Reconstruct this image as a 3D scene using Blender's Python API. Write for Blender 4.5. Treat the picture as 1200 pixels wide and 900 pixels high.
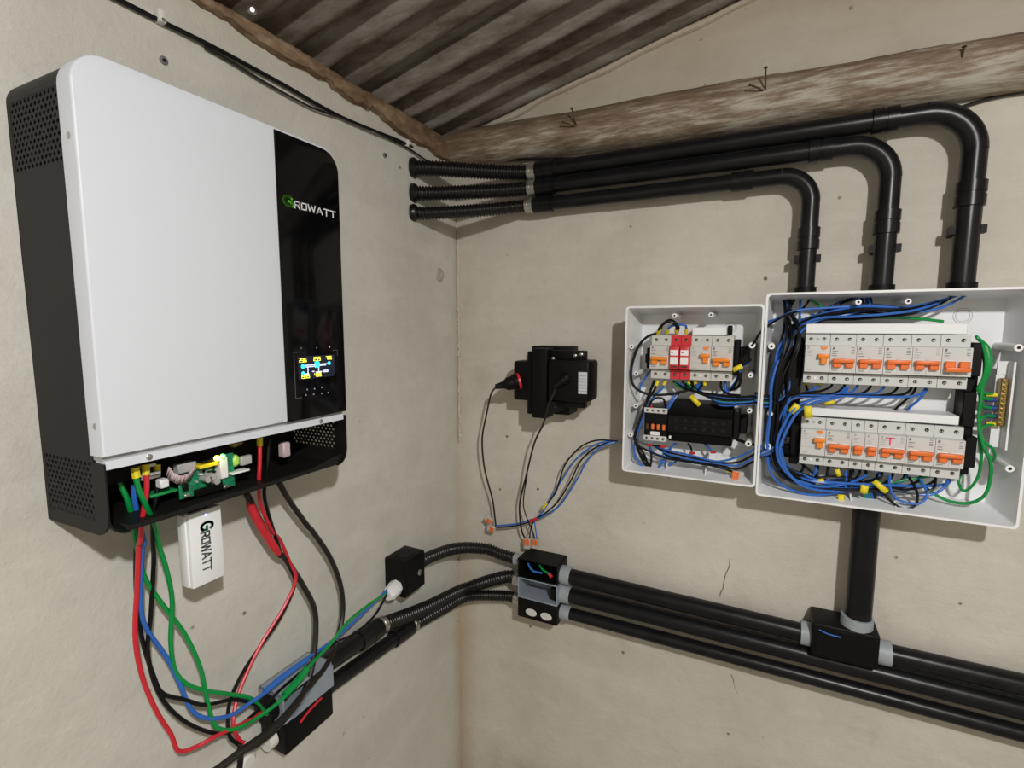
import bpy, bmesh, math, random
from mathutils import Vector, Matrix
random.seed(7)
for o in list(bpy.data.objects): bpy.data.objects.remove(o)
scene = bpy.context.scene
COL = scene.collection

# ------------------------------------------------------------------ camera
F_PX = 597.0
YAW, PITCH, ROLL = math.radians(-26.23), math.radians(-6.3), math.radians(0.08)
CAM = Vector((0.665, -1.05, 1.5))
_fw = Vector((math.sin(YAW)*math.cos(PITCH), math.cos(YAW)*math.cos(PITCH), math.sin(PITCH)))
_rt = Vector((math.cos(YAW), -math.sin(YAW), 0)); _up = _rt.cross(_fw)
_r2 = _rt*math.cos(ROLL) + _up*math.sin(ROLL); _u2 = _r2.cross(_fw)
cd = bpy.data.cameras.new('camera'); cam = bpy.data.objects.new('camera', cd); COL.objects.link(cam)
cd.sensor_width = 36; cd.lens = F_PX/1200*36; cd.clip_start = 0.02; cd.clip_end = 50
cam.matrix_world = Matrix(((_r2.x, _u2.x, -_fw.x, CAM.x), (_r2.y, _u2.y, -_fw.y, CAM.y), (_r2.z, _u2.z, -_fw.z, CAM.z), (0, 0, 0, 1)))
scene.camera = cam

# ------------------------------------------------------------------ light
w = bpy.data.worlds.new('world'); scene.world = w; w.use_nodes = True
w.node_tree.nodes['Background'].inputs[0].default_value = (0.75, 0.85, 1.0, 1)
w.node_tree.nodes['Background'].inputs[1].default_value = 0.05
# one ceiling LED bulb: a dome that throws most of its light downwards and some all round
ld = bpy.data.lights.new('bulb', 'POINT'); ld.energy = 30; ld.color = (1.0, 0.985, 0.965); ld.shadow_soft_size = 0.022
lamp = bpy.data.objects.new('bulb', ld); COL.objects.link(lamp); lamp.location = (1.10, -1.30, 1.98)
la = bpy.data.lights.new('bulb_dome', 'AREA'); la.shape = 'DISK'; la.size = 0.05; la.energy = 12; la.color = (1.0, 0.985, 0.965)
lamp2 = bpy.data.objects.new('bulb_dome', la); COL.objects.link(lamp2); lamp2.location = (1.10, -1.30, 1.955)
vs = scene.view_settings
vs.view_transform = 'Standard'; vs.look = 'None'; vs.gamma = 1; vs.use_curve_mapping = False; vs.exposure = 0.0

# ------------------------------------------------------------------ pixel <-> wall measurements (1200x900 photograph)
def ray(px, py): return _r2*((px-600)/F_PX) - _u2*((py-450)/F_PX) + _fw
def PR(px, py, d=0.0):                      # point at distance d in front of the right-hand wall (plane y = 0)
    r = ray(px, py); return CAM + r*((-d-CAM.y)/r.y)
def PL(px, py, d=0.0):                      # point at distance d in front of the left-hand wall (plane x = 0)
    r = ray(px, py); return CAM + r*((d-CAM.x)/r.x)
def zoomer(fn, ox, oy, s): return lambda x, y, d=0.0: fn(ox+x/s, oy+y/s, d)
RB = zoomer(PR, 880, 330, 3.103)            # large box
RS = zoomer(PR, 725, 345, 3.911)            # small box
LI = zoomer(PL, 40, 470, 3.158)             # inverter bottom
LW = zoomer(PL, 120, 620, 3.0)              # wires under inverter
RC = zoomer(PR, 560, 560, 6.667)            # lever connectors
RA = zoomer(PR, 570, 390, 7.5)              # adapter

# ------------------------------------------------------------------ materials
def mat(name, col, rough=0.5, metal=0.0, var=0.06, scale=40, bump=0.0, bscale=200, emit=0, spec=0.5, coat=0):
    m = bpy.data.materials.new(name); m.use_nodes = True
    nt = m.node_tree; b = nt.nodes['Principled BSDF']
    tc = nt.nodes.new('ShaderNodeTexCoord'); n = nt.nodes.new('ShaderNodeTexNoise'); n.inputs['Scale'].default_value = scale
    n.inputs['Detail'].default_value = 4
    r = nt.nodes.new('ShaderNodeValToRGB')
    lo = [max(0, c*(1-var)) for c in col]; hi = [min(1, c*(1+var)) for c in col]
    r.color_ramp.elements[0].color = (*lo, 1); r.color_ramp.elements[1].color = (*hi, 1)
    r.color_ramp.elements[0].position = .3; r.color_ramp.elements[1].position = .7
    nt.links.new(tc.outputs['Object'], n.inputs['Vector']); nt.links.new(n.outputs['Fac'], r.inputs[0])
    nt.links.new(r.outputs[0], b.inputs['Base Color'])
    b.inputs['Roughness'].default_value = rough; b.inputs['Metallic'].default_value = metal
    b.inputs['Specular IOR Level'].default_value = spec; b.inputs['Coat Weight'].default_value = coat
    if bump:
        n2 = nt.nodes.new('ShaderNodeTexNoise'); n2.inputs['Scale'].default_value = bscale
        bp = nt.nodes.new('ShaderNodeBump'); bp.inputs['Strength'].default_value = bump; bp.inputs['Distance'].default_value = 0.001
        nt.links.new(tc.outputs['Object'], n2.inputs['Vector']); nt.links.new(n2.outputs['Fac'], bp.inputs['Height'])
        nt.links.new(bp.outputs[0], b.inputs['Normal'])
    if emit:
        nt.links.new(r.outputs[0], b.inputs['Emission Color']); b.inputs['Emission Strength'].default_value = emit
    return m

def plaster(name, base, dark, stain, right):
    m = bpy.data.materials.new(name); m.use_nodes = True; nt = m.node_tree; N = nt.nodes; L = nt.links
    b = N['Principled BSDF']; b.inputs['Roughness'].default_value = .85; b.inputs['Specular IOR Level'].default_value = .25
    g = N.new('ShaderNodeNewGeometry')
    def noise(sc, det=5, rough=.6, vec=None):
        n = N.new('ShaderNodeTexNoise'); n.inputs['Scale'].default_value = sc; n.inputs['Detail'].default_value = det; n.inputs['Roughness'].default_value = rough
        L.new(vec or g.outputs['Position'], n.inputs['Vector']); return n.outputs['Fac']
    def rng(v, a, c, o0=0, o1=1):
        n = N.new('ShaderNodeMapRange'); n.inputs[1].default_value = a; n.inputs[2].default_value = c; n.inputs[3].default_value = o0; n.inputs[4].default_value = o1
        L.new(v, n.inputs[0]); return n.outputs[0]
    def mth(op, a, c):
        n = N.new('ShaderNodeMath'); n.operation = op
        for i, v in enumerate((a, c)):
            if isinstance(v, (int, float)): n.inputs[i].default_value = v
            else: L.new(v, n.inputs[i])
        return n.outputs[0]
    def mix(f, a, c):
        n = N.new('ShaderNodeMix'); n.data_type = 'RGBA'; L.new(f, n.inputs[0])
        for i, v in ((6, a), (7, c)):
            if isinstance(v, tuple): n.inputs[i].default_value = (*v, 1)
            else: L.new(v, n.inputs[i])
        return n.outputs[2]
    sp = N.new('ShaderNodeSeparateXYZ'); L.new(g.outputs['Position'], sp.inputs[0])
    c = mix(rng(noise(3.2), .35, .7), base, dark)
    c = mix(rng(noise(38, 6, .7), .50, .75, 0, .22), c, tuple(x*.80 for x in dark))
    c = mix(rng(noise(55, 5, .7), .58, .72, 0, .22), c, tuple(min(1, x*1.2) for x in base))
    mp = N.new('ShaderNodeMapping'); mp.inputs['Scale'].default_value = (3, 3, 11); L.new(g.outputs['Position'], mp.inputs[0])
    c = mix(rng(noise(1.6, 4, .6, mp.outputs[0]), .5, .8, 0, .45), c, tuple(min(1, x*1.15) for x in base))   # trowelled lighter patches
    # dirt washed down from the roof: top band with a ragged edge
    top = rng(mth('ADD', sp.outputs[2], mth('MULTIPLY', noise(5), .3)), 1.98, 2.2, 0, .6)
    c = mix(top, c, stain)
    # rusty stain near the corner, low down
    along = sp.outputs[0] if right else mth('MULTIPLY', sp.outputs[1], -1.0)
    cor = mth('MULTIPLY', rng(mth('ADD', along, mth('MULTIPLY', noise(9), .06)), .03, .08, .6, 0), rng(mth('ADD', sp.outputs[2], mth('MULTIPLY', noise(4), .4)), .95, 1.25, 1, .25))
    c = mix(cor, c, tuple(x*y for x, y in zip(stain, (1.25, 1.1, 1.0))))
    if right:
        bl = mth('MULTIPLY', rng(noise(6.3), .58, .72, 0, .5), rng(sp.outputs[2], .9, 1.3, .7, .35))
        c = mix(bl, c, stain)
    # pits and fly specks
    v = N.new('ShaderNodeTexVoronoi'); v.inputs['Scale'].default_value = 21; L.new(g.outputs['Position'], v.inputs['Vector'])
    c = mix(mth('MULTIPLY', rng(v.outputs['Distance'], .05, .09, 1, 0), rng(noise(13), .5, .56)), c, (.16, .13, .10))
    L.new(c, b.inputs['Base Color'])
    bp = N.new('ShaderNodeBump'); bp.inputs['Strength'].default_value = .6; bp.inputs['Distance'].default_value = .004
    L.new(mth('ADD', mth('MULTIPLY', noise(22, 6, .65), 1.0), mth('MULTIPLY', noise(160, 3), .25)), bp.inputs['Height'])
    L.new(bp.outputs[0], b.inputs['Normal'])
    return m

M = {}
M['wall_l'] = plaster('plaster_left', (.64, .622, .57), (.52, .505, .45), (.36, .29, .19), False)
M['wall_r'] = plaster('plaster_right', (.645, .61, .54), (.51, .475, .41), (.36, .27, .18), True)
M['wall_o'] = plaster('plaster_other', (.60, .57, .49), (.52, .49, .41), (.38, .30, .20), False)
M['floor'] = mat('concrete', (.30, .28, .25), .9, var=.25, scale=6, bump=.5, bscale=60)
def roofmat():
    return woodmat('fibre_cement', (.10, .08, .055), (.20, .175, .145), (.31, .29, .26), (5, 24, 24))
def woodmat(name, c0, c1, c2, stretch, st=(.36, .5, .66)):
    m = bpy.data.materials.new(name); m.use_nodes = True; nt = m.node_tree; N = nt.nodes; L = nt.links; b = N['Principled BSDF']
    b.inputs['Roughness'].default_value = .9; b.inputs['Specular IOR Level'].default_value = .2
    tc = N.new('ShaderNodeTexCoord'); mp = N.new('ShaderNodeMapping'); mp.inputs['Scale'].default_value = stretch; L.new(tc.outputs['Object'], mp.inputs[0])
    n = N.new('ShaderNodeTexNoise'); n.inputs['Scale'].default_value = 1; n.inputs['Detail'].default_value = 8; n.inputs['Roughness'].default_value = .7; L.new(mp.outputs[0], n.inputs[0])
    r = N.new('ShaderNodeValToRGB'); e = r.color_ramp.elements; e[0].position = st[0]; e[0].color = (*c0, 1); e[1].position = st[2]; e[1].color = (*c2, 1)
    k = r.color_ramp.elements.new(st[1]); k.color = (*c1, 1); L.new(n.outputs['Fac'], r.inputs[0]); L.new(r.outputs[0], b.inputs['Base Color'])
    bp = N.new('ShaderNodeBump'); bp.inputs['Strength'].default_value = .7; bp.inputs['Distance'].default_value = .004
    L.new(n.outputs['Fac'], bp.inputs['Height']); L.new(bp.outputs[0], b.inputs['Normal']); return m
def logmat():
    m = woodmat('whitewashed_log', (.17, .12, .08), (.27, .205, .15), (.50, .46, .39), (16, 100, 130), (.36, .50, .66))
    nt = m.node_tree; N = nt.nodes; L = nt.links
    n = next(x for x in N if x.type == 'TEX_NOISE'); r = next(x for x in N if x.type == 'VALTORGB')
    g = N.new('ShaderNodeNewGeometry'); sp = N.new('ShaderNodeSeparateXYZ'); L.new(g.outputs['Position'], sp.inputs[0])
    mr = N.new('ShaderNodeMapRange'); mr.inputs[1].default_value = 1.925; mr.inputs[2].default_value = 1.875; mr.inputs[3].default_value = -.10; mr.inputs[4].default_value = .05; L.new(sp.outputs[2], mr.inputs[0])
    n2 = N.new('ShaderNodeTexNoise'); n2.inputs['Scale'].default_value = 7; n2.inputs['Detail'].default_value = 3; L.new(g.outputs['Position'], n2.inputs[0])
    m2 = N.new('ShaderNodeMapRange'); m2.inputs[1].default_value = .35; m2.inputs[2].default_value = .65; m2.inputs[3].default_value = -.06; m2.inputs[4].default_value = .06; L.new(n2.outputs['Fac'], m2.inputs[0])
    a = N.new('ShaderNodeMath'); b = N.new('ShaderNodeMath'); L.new(n.outputs['Fac'], a.inputs[0]); L.new(mr.outputs[0], a.inputs[1]); L.new(a.outputs[0], b.inputs[0]); L.new(m2.outputs[0], b.inputs[1])
    L.new(b.outputs[0], r.inputs[0]); return m
M['log'] = logmat()
M['plate'] = woodmat('brown_mud_mortar', (.12, .075, .045), (.22, .145, .09), (.34, .25, .165), (40, 18, 40))
M['roof'] = roofmat()
M['white'] = mat('white_enamel', (.675, .71, .77), .42, var=.01, scale=3)
M['whiteplastic'] = mat('white_plastic', (.82, .83, .84), .4, var=.015, scale=8)
M['boss'] = mat('boss_plastic', (.86, .86, .85), .4, var=.01)
M['black_metal'] = mat('black_powder_coat', (.009, .0088, .008), .5, var=.2, bump=.35, bscale=900, spec=.25)
M['black'] = mat('black_plastic', (.004, .004, .004), .5, var=.2, scale=30, spec=.17)
M['pipe'] = mat('black_pvc', (.008, .008, .009), .30, var=.35, scale=25, bump=.08, bscale=90, spec=.28)
M['flex'] = mat('black_corrugated', (.007, .006, .005), .33, var=.2)
M['glass'] = mat('black_glass', (.0025, .0025, .003), .09, var=.05, spec=.22)
M['hole'] = mat('dark_hole', (.006, .006, .006), .9)
M['greyplastic'] = mat('grey_plastic', (.27, .31, .36), .5, var=.08)
M['collar'] = mat('grey_collar', (.33, .36, .39), .5, var=.08)
M['steel'] = mat('zinc_steel', (.55, .53, .50), .35, .9, var=.12, scale=90)
M['brass'] = mat('brass', (.42, .30, .11), .35, .9, var=.3, scale=150)
M['rust'] = mat('rusty_nail', (.09, .045, .025), .8, .3, var=.3, scale=200)
M['mcb'] = mat('breaker_grey', (.60, .60, .585), .45, var=.02, scale=20)
M['mcb2'] = mat('breaker_warm_grey', (.57, .56, .52), .45, var=.02, scale=20)
M['orange'] = mat('orange_plastic', (.80, .17, .03), .4, var=.06)
M['orange2'] = mat('orange_bright', (.88, .25, .02), .4, var=.05)
M['red'] = mat('red_plastic', (.62, .03, .04), .4, var=.05)
M['print'] = mat('grey_print', (.16, .16, .17), .6)
M['printlight'] = mat('pale_grey_print', (.40, .40, .41), .6)
M['pink'] = mat('red_marker_ink', (.75, .06, .16), .6)
M['sticker'] = mat('pale_sticker', (.62, .63, .66), .5, var=.03)
M['wblue'] = mat('blue_insulation', (.03, .14, .52), .35, var=.06)
M['wblack'] = mat('black_insulation', (.004, .004, .005), .38, var=.1, spec=.28)
M['wgreen'] = mat('green_insulation', (.0, .27, .05), .35, var=.06)
M['wred'] = mat('red_insulation', (.60, .02, .035), .38, var=.06)
M['ferrule_blue'] = mat('ferrule_blue', (.03, .05, .30), .4)
M['wcable'] = mat('black_brown_cable_sheath', (.011, .008, .0065), .45, var=.15)
M['yellow'] = mat('yellow_marker', (.80, .66, .02), .5, var=.08)
M['lightgreen'] = mat('logo_green', (.12, .55, .03), .4)
M['logowhite'] = mat('logo_white', (.78, .80, .82), .4)
M['logogrey'] = mat('logo_dark_grey', (.10, .10, .12), .5)
M['logodg'] = mat('logo_dark_green', (.01, .20, .06), .5)
M['pcb'] = mat('circuit_board_green', (.01, .20, .09), .4, var=.45, scale=260)
M['pcb2'] = mat('terminal_green', (.01, .30, .07), .45, var=.1)
M['ribbon'] = mat('pale_pink_ribbon', (.55, .44, .46), .5, var=.1)
M['cap'] = mat('grey_component', (.40, .40, .40), .4, var=.15)
M['limecap'] = mat('lime_component', (.45, .75, .12), .4)
M['scr_bg'] = mat('screen_black', (.008, .009, .016), .2, emit=1.0)
M['scr_y'] = mat('screen_yellow', (.95, .95, .10), .4, emit=1.1)
M['scr_c'] = mat('screen_cyan', (.05, .75, .95), .4, emit=1.2)
M['scr_w'] = mat('screen_lilac', (.62, .68, .98), .4, emit=.9)
M['led_g'] = mat('led_green', (.10, 1.0, .15), .4, emit=6)
M['led_o'] = mat('led_orange', (1.0, .55, .05), .4, emit=16)
M['led_p'] = mat('led_violet', (.45, .35, 1.0), .4, emit=2.5)
M['clear'] = mat('clear_connector', (.50, .46, .43), .25, var=.08)
M['oldclip'] = mat('white_clip', (.70, .69, .66), .5)
M['filler'] = mat('filler_patch', (.42, .40, .37), .85, var=.2, scale=120, bump=.8, bscale=150)

# ------------------------------------------------------------------ mesh builder
class MB:
    def __init__(s): s.v = []; s.f = []; s.m = []; s.mi = 0
    def add(s, vs, fs):
        o = len(s.v); s.v += [tuple(v) for v in vs]; s.f += [tuple(i+o for i in f) for f in fs]; s.m += [s.mi]*len(fs); return s
    def slot(s, i): s.mi = i; return s
    def box(s, a, b):
        x0, y0, z0 = [min(p, q) for p, q in zip(a, b)]; x1, y1, z1 = [max(p, q) for p, q in zip(a, b)]
        return s.add([(x0,y0,z0),(x1,y0,z0),(x1,y1,z0),(x0,y1,z0),(x0,y0,z1),(x1,y0,z1),(x1,y1,z1),(x0,y1,z1)],
                     [(0,3,2,1),(4,5,6,7),(0,1,5,4),(1,2,6,5),(2,3,7,6),(3,0,4,7)])
    def rbox(s, a, b, bev=.002, seg=2):
        bm = bmesh.new(); bmesh.ops.create_cube(bm, size=1)
        c = [(p+q)/2 for p, q in zip(a, b)]; d = [abs(p-q) for p, q in zip(a, b)]
        for v in bm.verts: v.co = Vector((c[0]+v.co.x*d[0], c[1]+v.co.y*d[1], c[2]+v.co.z*d[2]))
        bmesh.ops.bevel(bm, geom=list(bm.edges), offset=min(bev, min(d)*.49), segments=seg, affect='EDGES', profile=.5)
        bm.verts.index_update(); s.add([v.co[:] for v in bm.verts], [[v.index for v in f.verts] for f in bm.faces]); bm.free(); return s
    def frame(s, d):
        d = Vector(d).normalized(); u = d.cross(Vector((0, 0, 1)))
        if u.length < 1e-3: u = d.cross(Vector((1, 0, 0)))
        u.normalize(); return d, u, d.cross(u)
    def cyl(s, p, q, r, r2=None, seg=16, caps=True):
        p = Vector(p); q = Vector(q); r2 = r if r2 is None else r2; d, u, v = s.frame(q-p)
        vs = []
        for c, rr in ((p, r), (q, r2)):
            for i in range(seg):
                a = 2*math.pi*i/seg; vs.append(c+u*math.cos(a)*rr+v*math.sin(a)*rr)
        fs = [(i, (i+1) % seg, seg+(i+1) % seg, seg+i) for i in range(seg)]
        if caps: fs += [tuple(range(seg-1, -1, -1)), tuple(range(seg, 2*seg))]
        return s.add(vs, fs)
    def lathe(s, p, d, prof, seg=20):            # prof: (distance along d, radius)
        p = Vector(p); d, u, v = s.frame(d); vs = []
        for t, r in prof:
            for i in range(seg):
                a = 2*math.pi*i/seg; vs.append(p+d*t+u*math.cos(a)*r+v*math.sin(a)*r)
        fs = []
        for k in range(len(prof)-1):
            fs += [(k*seg+i, k*seg+(i+1) % seg, (k+1)*seg+(i+1) % seg, (k+1)*seg+i) for i in range(seg)]
        fs += [tuple(range(seg-1, -1, -1)), tuple((len(prof)-1)*seg+i for i in range(seg))]
        return s.add(vs, fs)
    def tube(s, path, r, seg=8):
        path = [Vector(p) for p in path]; n = len(path); rs = r if isinstance(r, (list, tuple)) else [r]*n
        t0 = (path[1]-path[0]).normalized(); _, u, _ = s.frame(t0); vs = []
        for i, p in enumerate(path):
            t = (path[min(i+1, n-1)]-path[max(i-1, 0)])
            t = t.normalized() if t.length > 1e-9 else t0
            u = (u - t*u.dot(t)); u = u.normalized() if u.length > 1e-6 else s.frame(t)[1]
            v = t.cross(u)
            for k in range(seg):
                a = 2*math.pi*k/seg; vs.append(p+(u*math.cos(a)+v*math.sin(a))*rs[i])
        fs = []
        for i in range(n-1):
            fs += [(i*seg+k, i*seg+(k+1) % seg, (i+1)*seg+(k+1) % seg, (i+1)*seg+k) for k in range(seg)]
        fs += [tuple(range(seg-1, -1, -1)), tuple((n-1)*seg+k for k in range(seg))]
        return s.add(vs, fs)
    def prism(s, poly, off):                      # poly: 3-D points of a planar outline, extruded by vector off
        n = len(poly); off = Vector(off); a = [Vector(p) for p in poly]
        return s.add(a+[p+off for p in a], [tuple(range(n-1, -1, -1)), tuple(range(n, 2*n))]+[(i, (i+1) % n, n+(i+1) % n, n+i) for i in range(n)])
    def build(s, name, mats, parent=None, smooth=True, ang=38):
        me = bpy.data.meshes.new(name); me.from_pydata(s.v, [], s.f)
        mats = mats if isinstance(mats, (list, tuple)) else [mats]
        for m in mats: me.materials.append(M[m] if isinstance(m, str) else m)
        me.polygons.foreach_set('material_index', s.m)
        bm = bmesh.new(); bm.from_mesh(me); bmesh.ops.recalc_face_normals(bm, faces=bm.faces); bm.to_mesh(me); bm.free()
        if smooth:
            me.polygons.foreach_set('use_smooth', [True]*len(me.polygons)); me.set_sharp_from_angle(angle=math.radians(ang))
        me.update()
        o = bpy.data.objects.new(name, me); COL.objects.link(o)
        if parent is not None:
            o.parent = parent; o.matrix_parent_inverse = Matrix.Translation(-parent.location)
        return o

def tag(o, label=None, cat=None, group=None, kind=None):
    if label: o['label'] = label
    if cat: o['category'] = cat
    if group: o['group'] = group
    if kind: o['kind'] = kind
    return o
def thing(name, loc, label, cat, group=None):
    o = bpy.data.objects.new(name, None); COL.objects.link(o); o.location = loc; o.empty_display_size = .02
    return tag(o, label, cat, group)
def copy_tree(o, parent=None):
    c = o.copy(); COL.objects.link(c)
    if parent is not None: c.parent = parent
    for ch in list(o.children): copy_tree(ch, c)
    return c
def smooth(pts, n=8):
    P = [Vector(p) for p in pts]
    if len(P) < 3:
        return [P[0].lerp(P[-1], i/n) for i in range(n+1)]
    out = []
    for i in range(len(P)-1):
        p0 = P[i-1] if i else P[i]*2-P[i+1]; p1, p2 = P[i], P[i+1]; p3 = P[i+2] if i+2 < len(P) else P[i+1]*2-P[i]
        for k in range(n):
            t = k/n
            out.append(.5*((2*p1)+(p2-p0)*t+(2*p0-5*p1+4*p2-p3)*t*t+(3*p1-p0-3*p2+p3)*t**3))
    out.append(P[-1]); return out
def wire(colour, pts, label, r=.0021, group=None, name='wire', cat='wire', n=7, seg=8, parent=None, ferrules=()):
    o = MB().tube(smooth(pts, n), r, seg).build(name, colour, parent)
    if label: tag(o, label, cat, group)
    for i in ferrules:                                # yellow crimp sleeve at an end
        a = Vector(pts[i]); b = Vector(pts[1 if i == 0 else -2]); d = (b-a).normalized()
        MB().cyl(a, a+d*.011, r*1.45, seg=8).build('ferrule', 'yellow', o)
    return o
def rrect(y0, y1, z0, z1, rad, seg=6):                # rounded rectangle outline; rad = (bl, br, tr, tl)
    out = []
    for (cy, cz, r, a0) in ((y0, z0, rad[0], 180), (y1, z0, rad[1], 270), (y1, z1, rad[2], 0), (y0, z1, rad[3], 90)):
        ccy = cy + (r if cy == y0 else -r); ccz = cz + (r if cz == z0 else -r)
        if r < 1e-5: out.append((cy, cz)); continue
        for k in range(seg+1):
            a = math.radians(a0+90*k/seg); out.append((ccy+r*math.cos(a), ccz+r*math.sin(a)))
    return out

# ================================================================== SETTING
RZ = lambda x: 1.940+.240*x                             # mean height of the roof sheets
XMAX, YMIN = 2.1, -2.3
def struct(mb, name, m, smooth=True): return tag(mb.build(name, m, None, smooth), kind='structure')
struct(MB().box((-.15, YMIN-.15, -.1), (XMAX+.15, .15, 0)), 'floor', 'floor')
def wavy_wall(axis):
    # plaster surface with slight real unevenness, thickness behind
    mb = MB(); n, mz = 90, 80; vs = []; fs = []
    L_ = XMAX if axis == 'x' else -YMIN
    for i in range(n+1):
        s_ = L_*i/n
        for j in range(mz+1):
            top = (RZ(s_)+.01) if axis == 'x' else 1.912
            z = top*j/mz
            e = .0016*(math.sin(s_*9+z*4)+math.sin(s_*4.1-z*11)+math.sin(s_*17+z*13)*.5)*min(1, s_*8)
            vs.append((s_, -e*.5, z) if axis == 'x' else (e*.5, -s_, z))
    for i in range(n):
        for j in range(mz): a = i*(mz+1)+j; fs.append((a, a+mz+1, a+mz+2, a+1))
    mb.add(vs, fs)
    return mb
wr = wavy_wall('x'); wr.prism([(-.15, .004, 0), (XMAX, .004, 0), (XMAX, .004, RZ(XMAX)+.01), (-.15, .004, RZ(-.15)+.0)], (0, .12, 0))
wall_right = struct(wr, 'wall_right', 'wall_r')
wl = wavy_wall('y'); wl.box((-.15, YMIN-.15, 0), (-.004, .12, 1.912))
wall_left = struct(wl, 'wall_left', 'wall_l')
struct(MB().box((XMAX, YMIN-.15, 0), (XMAX+.12, .12, RZ(XMAX)+.02)), 'wall_far_right', 'wall_o')
struct(MB().prism([(-.15, YMIN, 0), (XMAX+.12, YMIN, 0), (XMAX+.12, YMIN, RZ(XMAX)+.02), (-.15, YMIN, RZ(-.15))], (0, -.12, 0)), 'wall_back', 'wall_o')

# cracks and the mortar bead in the corner
def crack(parent, pts, wdt=.0007):
    P = [Vector(p) for p in pts]; out = []
    for a, b in zip(P, P[1:]):
        for k in range(6):
            q = a.lerp(b, k/6); out.append(q+Vector((random.uniform(-.0025, .0025), 0, random.uniform(-.002, .002))))
    MB().tube(out, wdt, 5).build('crack', 'hole', parent)
crack(wall_right, [PR(856, 655, .0005), PR(848, 690, .0005), PR(840, 700, .0005)], .0005)
crack(wall_right, [PR(858, 790, .0005), PR(868, 830, .0005), PR(882, 865, .0005), PR(890, 900, .0005)], .0006)
crack(wall_right, [PR(738, 0, .0005), PR(716, 40, .0005), PR(718, 52, .0005)], .0006)
bead = smooth([(.006, -.002, z) for z in (1.22, 1.3, 1.42, 1.5, 1.6, 1.705)], 22)
MB().tube([p+Vector((random.uniform(-.0016, .0016), random.uniform(-.001, .001), 0)) for p in bead], [random.uniform(.0022, .0042) for p in bead], 8).build('mortar_bead', 'wall_r', wall_right)

rf = random.Random(2); fil = smooth([(x, -.001, RZ(x)-.012+rf.uniform(-.004, .004)) for x in [.04+i*.045 for i in range(34)]], 5)
frad = []
for i in range(len(fil)): frad.append(max(.002, min(.008, (frad[-1] if frad else .004)+rf.uniform(-.0009, .0009))))
MB().tube(fil, frad, 8).build('mortar_fillet', 'wall_r', wall_right)
# roof: corrugated fibre-cement sheets lapping over one another
ceiling = bpy.data.objects.new('ceiling', None); COL.objects.link(ceiling); tag(ceiling, kind='structure')
PITCHW, AMP = .071, .0125
def roof_sheet(y0, y1, dz):
    mb = MB(); nu = int((y1-y0)/PITCHW*14); xs = [-.10, .3, .8, 1.4, XMAX+.15]
    vs = []
    for lay in (0, 1):
        for i in range(nu+1):
            y = y0+(y1-y0)*i/nu
            for x in xs: vs.append((x, y, RZ(x)+dz+AMP*math.cos(2*math.pi*(y+.124)/PITCHW)+lay*.006))
    k = len(xs); o2 = (nu+1)*k; fs = []
    for i in range(nu):
        for j in range(k-1):
            a = i*k+j; fs += [(a, a+1, a+k+1, a+k), (o2+a, o2+a+k, o2+a+k+1, o2+a+1)]
    for j in range(k-1): fs += [(j, o2+j, o2+j+1, j+1), (nu*k+j, nu*k+j+1, o2+nu*k+j+1, o2+nu*k+j)]
    for i in range(nu): fs += [(i*k, (i+1)*k, o2+(i+1)*k, o2+i*k)]
    mb.add(vs, fs); return mb.build('roof_sheet', 'roof', ceiling)
roof_sheet(-.255, .13, .0); roof_sheet(-1.11, -.235, .009); roof_sheet(-1.95, -1.08, .0); roof_sheet(YMIN-.2, -1.92, .009)

def rough_beam(p0, p1, ry, rz, name, m, nseg=70, ring=18, amp=.006, square=0.0, seed=1):
    rnd = random.Random(seed); ph = [rnd.uniform(0, 6) for _ in range(12)]
    p0, p1 = Vector(p0), Vector(p1); d = (p1-p0).normalized(); side = d.cross(Vector((0, 0, 1))).normalized(); up = side.cross(d)
    vs = []
    for i in range(nseg+1):
        t = i/nseg; c = p0.lerp(p1, t)
        for k in range(ring):
            a = 2*math.pi*k/ring; ca, sa = math.cos(a), math.sin(a)
            q = 1/max(abs(ca), abs(sa)) if square else 1; q = 1+(q-1)*square
            e = 1+amp/rz*(math.sin(t*11+a*2+ph[0])+.7*math.sin(t*23-a*3+ph[1])+.5*math.sin(t*47+a*5+ph[2])+rnd.uniform(-.25, .25))
            vs.append(c+side*ca*ry*q*e+up*sa*rz*q*e)
    fs = []
    for i in range(nseg): fs += [(i*ring+k, i*ring+(k+1) % ring, (i+1)*ring+(k+1) % ring, (i+1)*ring+k) for k in range(ring)]
    fs += [tuple(range(ring-1, -1, -1)), tuple(nseg*ring+k for k in range(ring))]
    return MB().add(vs, fs).build(name, m)
tag(rough_beam((.012, -.012, 1.902), (1.55, -.012, 1.874), .045, .041, 'log_beam', 'log', 110, 24, .0014, 0, 3),
    'rough whitewashed round log running along the wall above the black conduits', 'beam')
rp = random.Random(8); vs = []; NP = 260
for i in range(NP+1):
    y = -.030-1.9*i/NP; low = 1.873+.036*min(1, max(0, (-y-.06)/.6))+rp.uniform(-.0012, .0012)+.0022*math.sin(y*17+1)+.0018*math.sin(y*41)+.0014*math.sin(y*97)+(.006 if -.30 < y < -.26 or -.41 < y < -.385 else 0)
    xx = .013+rp.uniform(-.0008, .0008)+.001*math.sin(y*23)
    top = 1.919+rp.uniform(-.0015, .0015)
    vs += [(-.13, y, top), (xx-.004, y, top), (xx, y, top-.004), (xx+.001, y, (top+low)/2), (xx-.002, y, low+.002), (.0, y, low)]
fs = [(i*6+k, i*6+k+1, i*6+k+7, i*6+k+6) for i in range(NP) for k in range(5)]+[(5, 4, 3, 2, 1, 0)]
tag(MB().add(vs, fs).build('wall_plate', 'plate', ang=50), 'ragged brown mortar and timber edge under the corrugated roof', 'wall plate')

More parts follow.
